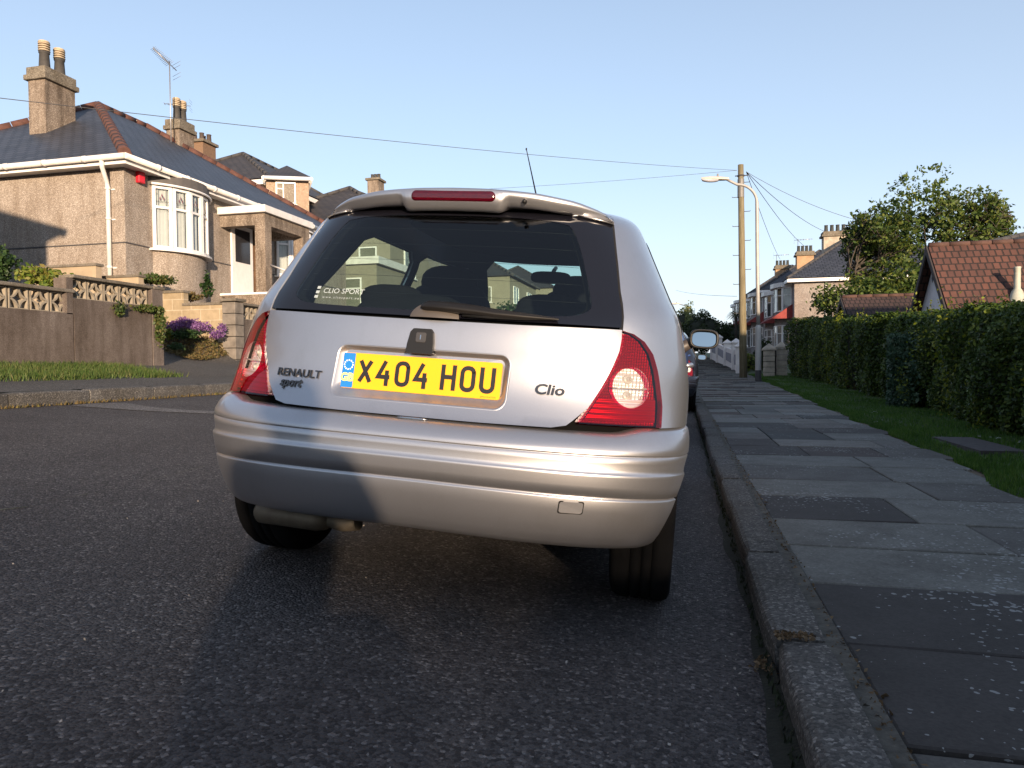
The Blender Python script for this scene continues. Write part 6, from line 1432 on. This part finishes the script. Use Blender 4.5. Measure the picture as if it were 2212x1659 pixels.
fq = roof_on(2197, 640); mb = MB(); mb.lathe([(.17, -.12), (.10, .10), (.062, .16), (.060, .56), (.066, .57), (.066, .60), (.001, .60)], fq, 16); mb.build('flue', plain('flue_cream', (.36, .36, .30), .6, var=.15), ob); worldly(ob)
R1 = at_y(1832, 641, 24); ob2 = gabled('low garage with dark brown tiled roof partly behind the hedge', R1.x, 24, R1.z, 1.45, 1.9, 4.0, TILE2, WHW); worldly(ob2)
# bungalow roof at the far right edge
b5 = thing('far_bungalow', 'dark-roofed house showing above the red garage roof at the right edge', 'house', (14, 27, 0))
q = at_y(2140, 527, 24); mb = MB(); mb.box(q.x+.3, q.x+9, 24.2, 31, 0, q.z-.02); mb.build('wall', WHW, b5); hiproof(b5, q.x+.3, q.x+9, 24.2, 31, q.z+.02, .28, SLATE2, .35); eaves(b5, q.x+.3, q.x+9, 24.2, 31, q.z, .35); worldly(b5)
# trees
BARK = plain('bark', (.055, .045, .035), .95, var=.4, scale=12, bmp=.8, bscale=30)
TLF = leafmat('tree_leaves', [(.026, .052, .012), (.055, .095, .018), (.10, .135, .024), (.15, .15, .035)], .55, .3)
def tree(name, label, base, top, r, mat, nl, size, seeds=3, levels=4, cl=.42, squash=1., clump=60, trunk=.16, spread=.9, fill=1.0, cat='tree', c0f=.58):
    t = thing(name, label, cat, base); base = Vector(base); H_ = top-base.z; s_ = MB(); tips = []; cc_ = base+Vector((0, 0, H_*c0f)); R3 = Vector((r, r, H_*(1-c0f)*squash))
    def grow(p, d, L_, w_, lv):
        q = p+d*L_; m_ = p.lerp(q, .5)+Vector((random.uniform(-1, 1), random.uniform(-1, 1), 0))*L_*.06; s_.tube([p, m_, q], [w_, w_*.8, w_*.6], 6 if lv > 1 else 4, cap=False)
        if lv <= 1: tips.append(q); tips.append(m_)
        if lv == 0: return
        for k in range(random.choice([2, 3, 3])):
            a = random.uniform(0, 2*pi); u_ = Vector((cos(a), sin(a), random.uniform(-.1, .5))); dd = (d*(1-.5*spread*.8)+u_*.62*spread).normalized(); qq = q+dd*L_*.75; e = Vector(((qq.x-cc_.x)/R3.x, (qq.y-cc_.y)/R3.y, (qq.z-cc_.z)/R3.z))
            if e.length > 1.05: dd = (dd*.4+(cc_-q).normalized()*.6).normalized()
            grow(q, dd, L_*.74, w_*.6, lv-1)
    for k in range(seeds):
        a = 2*pi*k/seeds+random.random(); grow(base-Vector((0, 0, .2)), Vector((.28*cos(a)*spread, .28*sin(a)*spread, 1)).normalized(), H_*.30, trunk, levels)
    s_.build('trunk', BARK, t)
    P = []; n = nl//clump
    for k in range(n):
        if random.random() < .6 and tips: c = np.array(random.choice(tips))+rng.normal(size=3)*.18*r*.5
        else:
            d = rng.normal(size=3); d /= np.linalg.norm(d); f_ = 1+.14*sin(5*d[0]+base.x)+.12*sin(7*d[1]+2)+.10*sin(6*d[2]); c = np.array(cc_)+d*np.array(R3)*(.55+.45*random.random()**.5)*f_*.95
        e = (c-np.array(cc_))/np.array(R3)
        if np.linalg.norm(e) > 1.0: c = np.array(cc_)+(c-np.array(cc_))/np.linalg.norm(e)*random.uniform(.86, 1.)
        w_ = cl*random.uniform(.35, 1.); P.append(c+rng.normal(size=(clump, 3))*w_*np.array([.5, .5, .38]))
    P = np.concatenate(P); P = P[P[:, 2] > base.z+.2]; leaves('crown', P, size, mat, t); worldly(t); return t
c_ = at_y(2003, 500, 29.5); tb = at_y(2003, 352, 29.5).z
tree('sycamore_tree', 'large loose-leaved tree standing behind the tiled garages', (c_.x-.1, 29.5, gz(29)), tb, 2.85, TLF, 20000, .075, 4, 5, .30, 1., 14, .15, .95, c0f=.52)
c_ = at_y(1900, 655, 27.5); tree('leafy_bush', 'dense bushy tree lower left of the large tree, in front of the house wall', (c_.x, 27.0, gz(27)), at_y(1900, 560, 27).z, 2.2, TLF, 26000, .075, 4, 3, .45, 1., 30, .06, 1., c0f=.55, cat='tree')
DHG = leafmat('dark_hedge_leaves', [(.010, .020, .006), (.020, .035, .008), (.04, .06, .012)], .6, .15)
def mound(name, label, u, v0, v1, wpx, y, mat, n, size, dy=1.5, cat='bush', zoff=0.):
    a, b = at_y(u, v0, y), at_y(u, v1, y); r_ = wpx/2/1540*y; c = (b.x, y, (a.z+b.z)/2); t = thing(name, label, cat, (c[0], y, a.z))
    leaves('foliage', cloud(c, (r_, dy, (b.z-a.z)/2*1.05), n, .7), size, mat, t); mb = MB(); blob(mb, c, r_*.8, dy*.8, (b.z-a.z)/2*.88, 2.2); mb.build('shade_core', plain('hedge_inner_shade', (.012, .016, .008), .95), t); worldly(t); return t  # dark blob inside, shade between the leaves put into its colour
mound('clipped_bush', 'dark rounded clipped bush at the end of the street', 1519, 760, 683, 88, 62, DHG, 7000, .10, 2)
mound('wild_bush', 'loose pale green bush behind the blue car', 1482, 770, 672, 70, 66, leafmat('pale_bush', [(.06, .09, .03), (.12, .15, .05), (.2, .2, .09)], .5, .3), 4500, .13, 2)
mound('garden_hedge', 'dark hedge running behind the white pillars', 1590, 775, 703, 85, 68, DHG, 7000, .11, 2, 'hedge')
mound('topiary_ball', 'round clipped dark bush behind the street lamp base', 1651, 800, 738, 36, 34, DHG, 3500, .05, .5)
mound('golden_shrub', 'small yellow green shrub between the pole and the lamp', 1618, 800, 766, 26, 33, YGL, 900, .06, .4, 'shrub')
# palm-like tree
pc_ = at_y(1590, 700, 64); pt = at_y(1590, 672, 64); t = thing('cabbage_palm', 'spiky drooping palm beside the farthest house', 'palm tree', (pc_.x, 64, gz(64)))
mb = MB(); mb.tube([(pc_.x, 64, gz(64)), (pt.x, 64, pt.z-.4)], [.14, .10], 8); mb.build('trunk', BARK, t); mb = MB()
for k in range(70):
    a = random.uniform(0, 2*pi); L_ = random.uniform(.7, 1.1); b0 = Vector((pt.x, 64, pt.z-.4)); d = Vector((cos(a), sin(a), 0)); s_ = Vector((-sin(a), cos(a), 0))*.035; e = random.uniform(-.2, .9)
    q = [b0, b0+d*L_*.5+Vector((0, 0, e*L_*.55)), b0+d*L_+Vector((0, 0, e*L_*.35-.35))]; mb.face([q[0]-s_, q[0]+s_, q[1]+s_, q[1]-s_]); mb.face([q[1]-s_, q[1]+s_, q[2]])
mb.build('fronds', leafmat('palm_fronds', [(.05, .055, .025), (.10, .10, .05)], .6, .2), t, recalc=False); worldly(t)
# houses closing the view at the far end (left) and trees beyond
for k, (x, y, zz, lab) in enumerate(((-11.5, 48, 7.0, 'pale rendered house far down the left side, seen through the windscreen'), (-11.0, 62, 7.6, 'farthest rendered house on the left, seen through the windscreen'))):
    t = thing('street_house', lab, 'house', (x, y, gz(y)), 'houses far down the left side'); mb = MB(); mb.box(x-8, x, y, y+9, 0, zz); mb.build('wall', G3, t); hiproof(t, x-8, x, y, y+9, zz, .6, SLATE2, .3)
    for yy in (y+1, y+5.5):
        for z_ in (2.6, 5.2): window(t, (x, yy, z_), (0, 1, 0), 1.6, 1.2, [(0, .5, 0, 1, 'p'), (.5, 1, 0, 1, 'p')])
    window(t, (x-2.5, y, 5.2), (1, 0, 0), 1.2, 1.1); window(t, (x-5.5, y, 5.2), (1, 0, 0), 1.2, 1.1); worldly(t)
c_ = at_y(1120, 620, 40); tree('street_tree', 'dark leafy tree seen through the windscreen of the silver car', (-8.2, 36, gz(36)+.6), 4.3, 1.3, DGL, 6000, .09, 3, 3, .4, 1., 30, .06)
# ============================================================ THE PHOTOGRAPHER, crouching behind the camera: throws the soft shadow on the bumper
def person():
    J = {'pel': (.18, -.55, .42), 'sp1': (.17, -.52, .58), 'sp2': (.16, -.46, .74), 'ch': (.15, -.42, .86), 'nk': (.14, -.38, .95), 'hd0': (.13, -.35, 1.00), 'hd': (.125, -.35, 1.07), 'hd2': (.125, -.36, 1.13),
         'shL': (-.01, -.42, .88), 'elL': (-.10, -.28, .70), 'wrL': (.0, -.13, .775), 'shR': (.31, -.42, .88), 'elR': (.33, -.26, .70), 'wrR': (.11, -.12, .785),
         'hpL': (.09, -.55, .40), 'knL': (-.03, -.22, .42), 'anL': (-.02, -.48, .10), 'toL': (-.03, -.32, .05), 'hpR': (.27, -.55, .40), 'knR': (.36, -.20, .40), 'anR': (.33, -.47, .09), 'toR': (.35, -.31, .04)}
    Rr = {'pel': .15, 'sp1': .145, 'sp2': .15, 'ch': .155, 'nk': .062, 'hd0': .075, 'hd': .095, 'hd2': .08, 'shL': .075, 'shR': .075, 'elL': .05, 'elR': .05, 'wrL': .032, 'wrR': .032, 'hpL': .11, 'hpR': .11, 'knL': .072, 'knR': .072, 'anL': .052, 'anR': .052, 'toL': .045, 'toR': .045}
    E = [('pel', 'sp1'), ('sp1', 'sp2'), ('sp2', 'ch'), ('ch', 'nk'), ('nk', 'hd0'), ('hd0', 'hd'), ('hd', 'hd2'), ('ch', 'shL'), ('shL', 'elL'), ('elL', 'wrL'), ('ch', 'shR'), ('shR', 'elR'), ('elR', 'wrR'), ('pel', 'hpL'), ('hpL', 'knL'), ('knL', 'anL'), ('anL', 'toL'), ('pel', 'hpR'), ('hpR', 'knR'), ('knR', 'anR'), ('anR', 'toR')]
    for s_, sx in (('L', 1), ('R', -1)):
        w_ = Vector(J['wr'+s_]); J['pm'+s_] = tuple(w_+Vector((sx*.015, .03, .01))); Rr['pm'+s_] = .026; E.append(('wr'+s_, 'pm'+s_))
        for k in range(5):
            a = w_+Vector((sx*.02, .045, .035-.018*k)) if k < 4 else w_+Vector((sx*.0, .02, .035)); b_ = a+Vector((sx*.03, .012-.002*k, .002)); c_ = b_+Vector((sx*.018, -.012, 0))
            for q, p_ in enumerate((a, b_, c_)): J['f%s%d%d' % (s_, k, q)] = tuple(p_); Rr['f%s%d%d' % (s_, k, q)] = .0095-.001*q
            E += [('pm'+s_, 'f%s%d0' % (s_, k)), ('f%s%d0' % (s_, k), 'f%s%d1' % (s_, k)), ('f%s%d1' % (s_, k), 'f%s%d2' % (s_, k))]
    names = list(J); me = bpy.data.meshes.new('person'); me.from_pydata([J[n] for n in names], [(names.index(a), names.index(b)) for a, b in E], [])
    o = bpy.data.objects.new('tmp', me); COL.objects.link(o); md = o.modifiers.new('s', 'SKIN'); 
    if not me.skin_vertices: me.skin_vertices.new()
    for i, n in enumerate(names): me.skin_vertices[0].data[i].radius = (Rr[n]*(1.25 if n in ('sp1', 'sp2', 'ch', 'pel') else 1), Rr[n]*(.8 if n in ('sp1', 'sp2', 'ch') else 1)); me.skin_vertices[0].data[i].use_root = (n == 'pel')
    o.modifiers.new('b', 'SUBSURF').levels = 2
    dg = bpy.context.evaluated_depsgraph_get(); dg.update(); m2 = bpy.data.meshes.new_from_object(o.evaluated_get(dg)); bpy.data.objects.remove(o)
    m2.materials.clear()
    for mm in (plain('dark_jacket', (.03, .035, .05), .85), plain('skin', (.42, .25, .18), .55), plain('denim', (.05, .07, .12), .85)): m2.materials.append(mm)
    for p in m2.polygons:
        c = p.center; p.use_smooth = True
        p.material_index = 1 if (c.z > .965 or (c.y > -.125 and c.z > .6)) else (2 if c.z < .50 else 0)
    t = bpy.data.objects.new('person', m2); COL.objects.link(t); tag(t, 'person crouching behind the camera in a dark jacket, holding a compact camera', 'person', kind='thing')
    hr = MB(); blob(hr, (.125, -.375, 1.095), .088, .092, .085, 2.2); hr.build('hair', plain('dark_hair', (.03, .02, .015), .8), t)
    f_ = MB(); blob(f_, (.125, -.262, 1.045), .012, .018, .018, 2.2); 
    for sx in (-1, 1): blob(f_, (.125+sx*.032, -.268, 1.07), .011, .008, .007, 2.2); blob(f_, (.125+sx*.092, -.355, 1.05), .010, .018, .028, 2.2)
    f_.build('face_features', plain('skin', (.42, .25, .18)), t)
    cmr = thing('compact_camera', 'compact camera held in both hands of the crouching person', 'camera', (.05, -.08, .79)); b_ = MB(); b_.box(-.0, .10, -.095, -.07, .765, .825); b_.build('camera_body', BLACKPL, cmr, bevel=.004); worldly(cmr)
person()
for n_ in ('person', 'compact_camera'): bpy.data.objects[n_].location.x -= .10
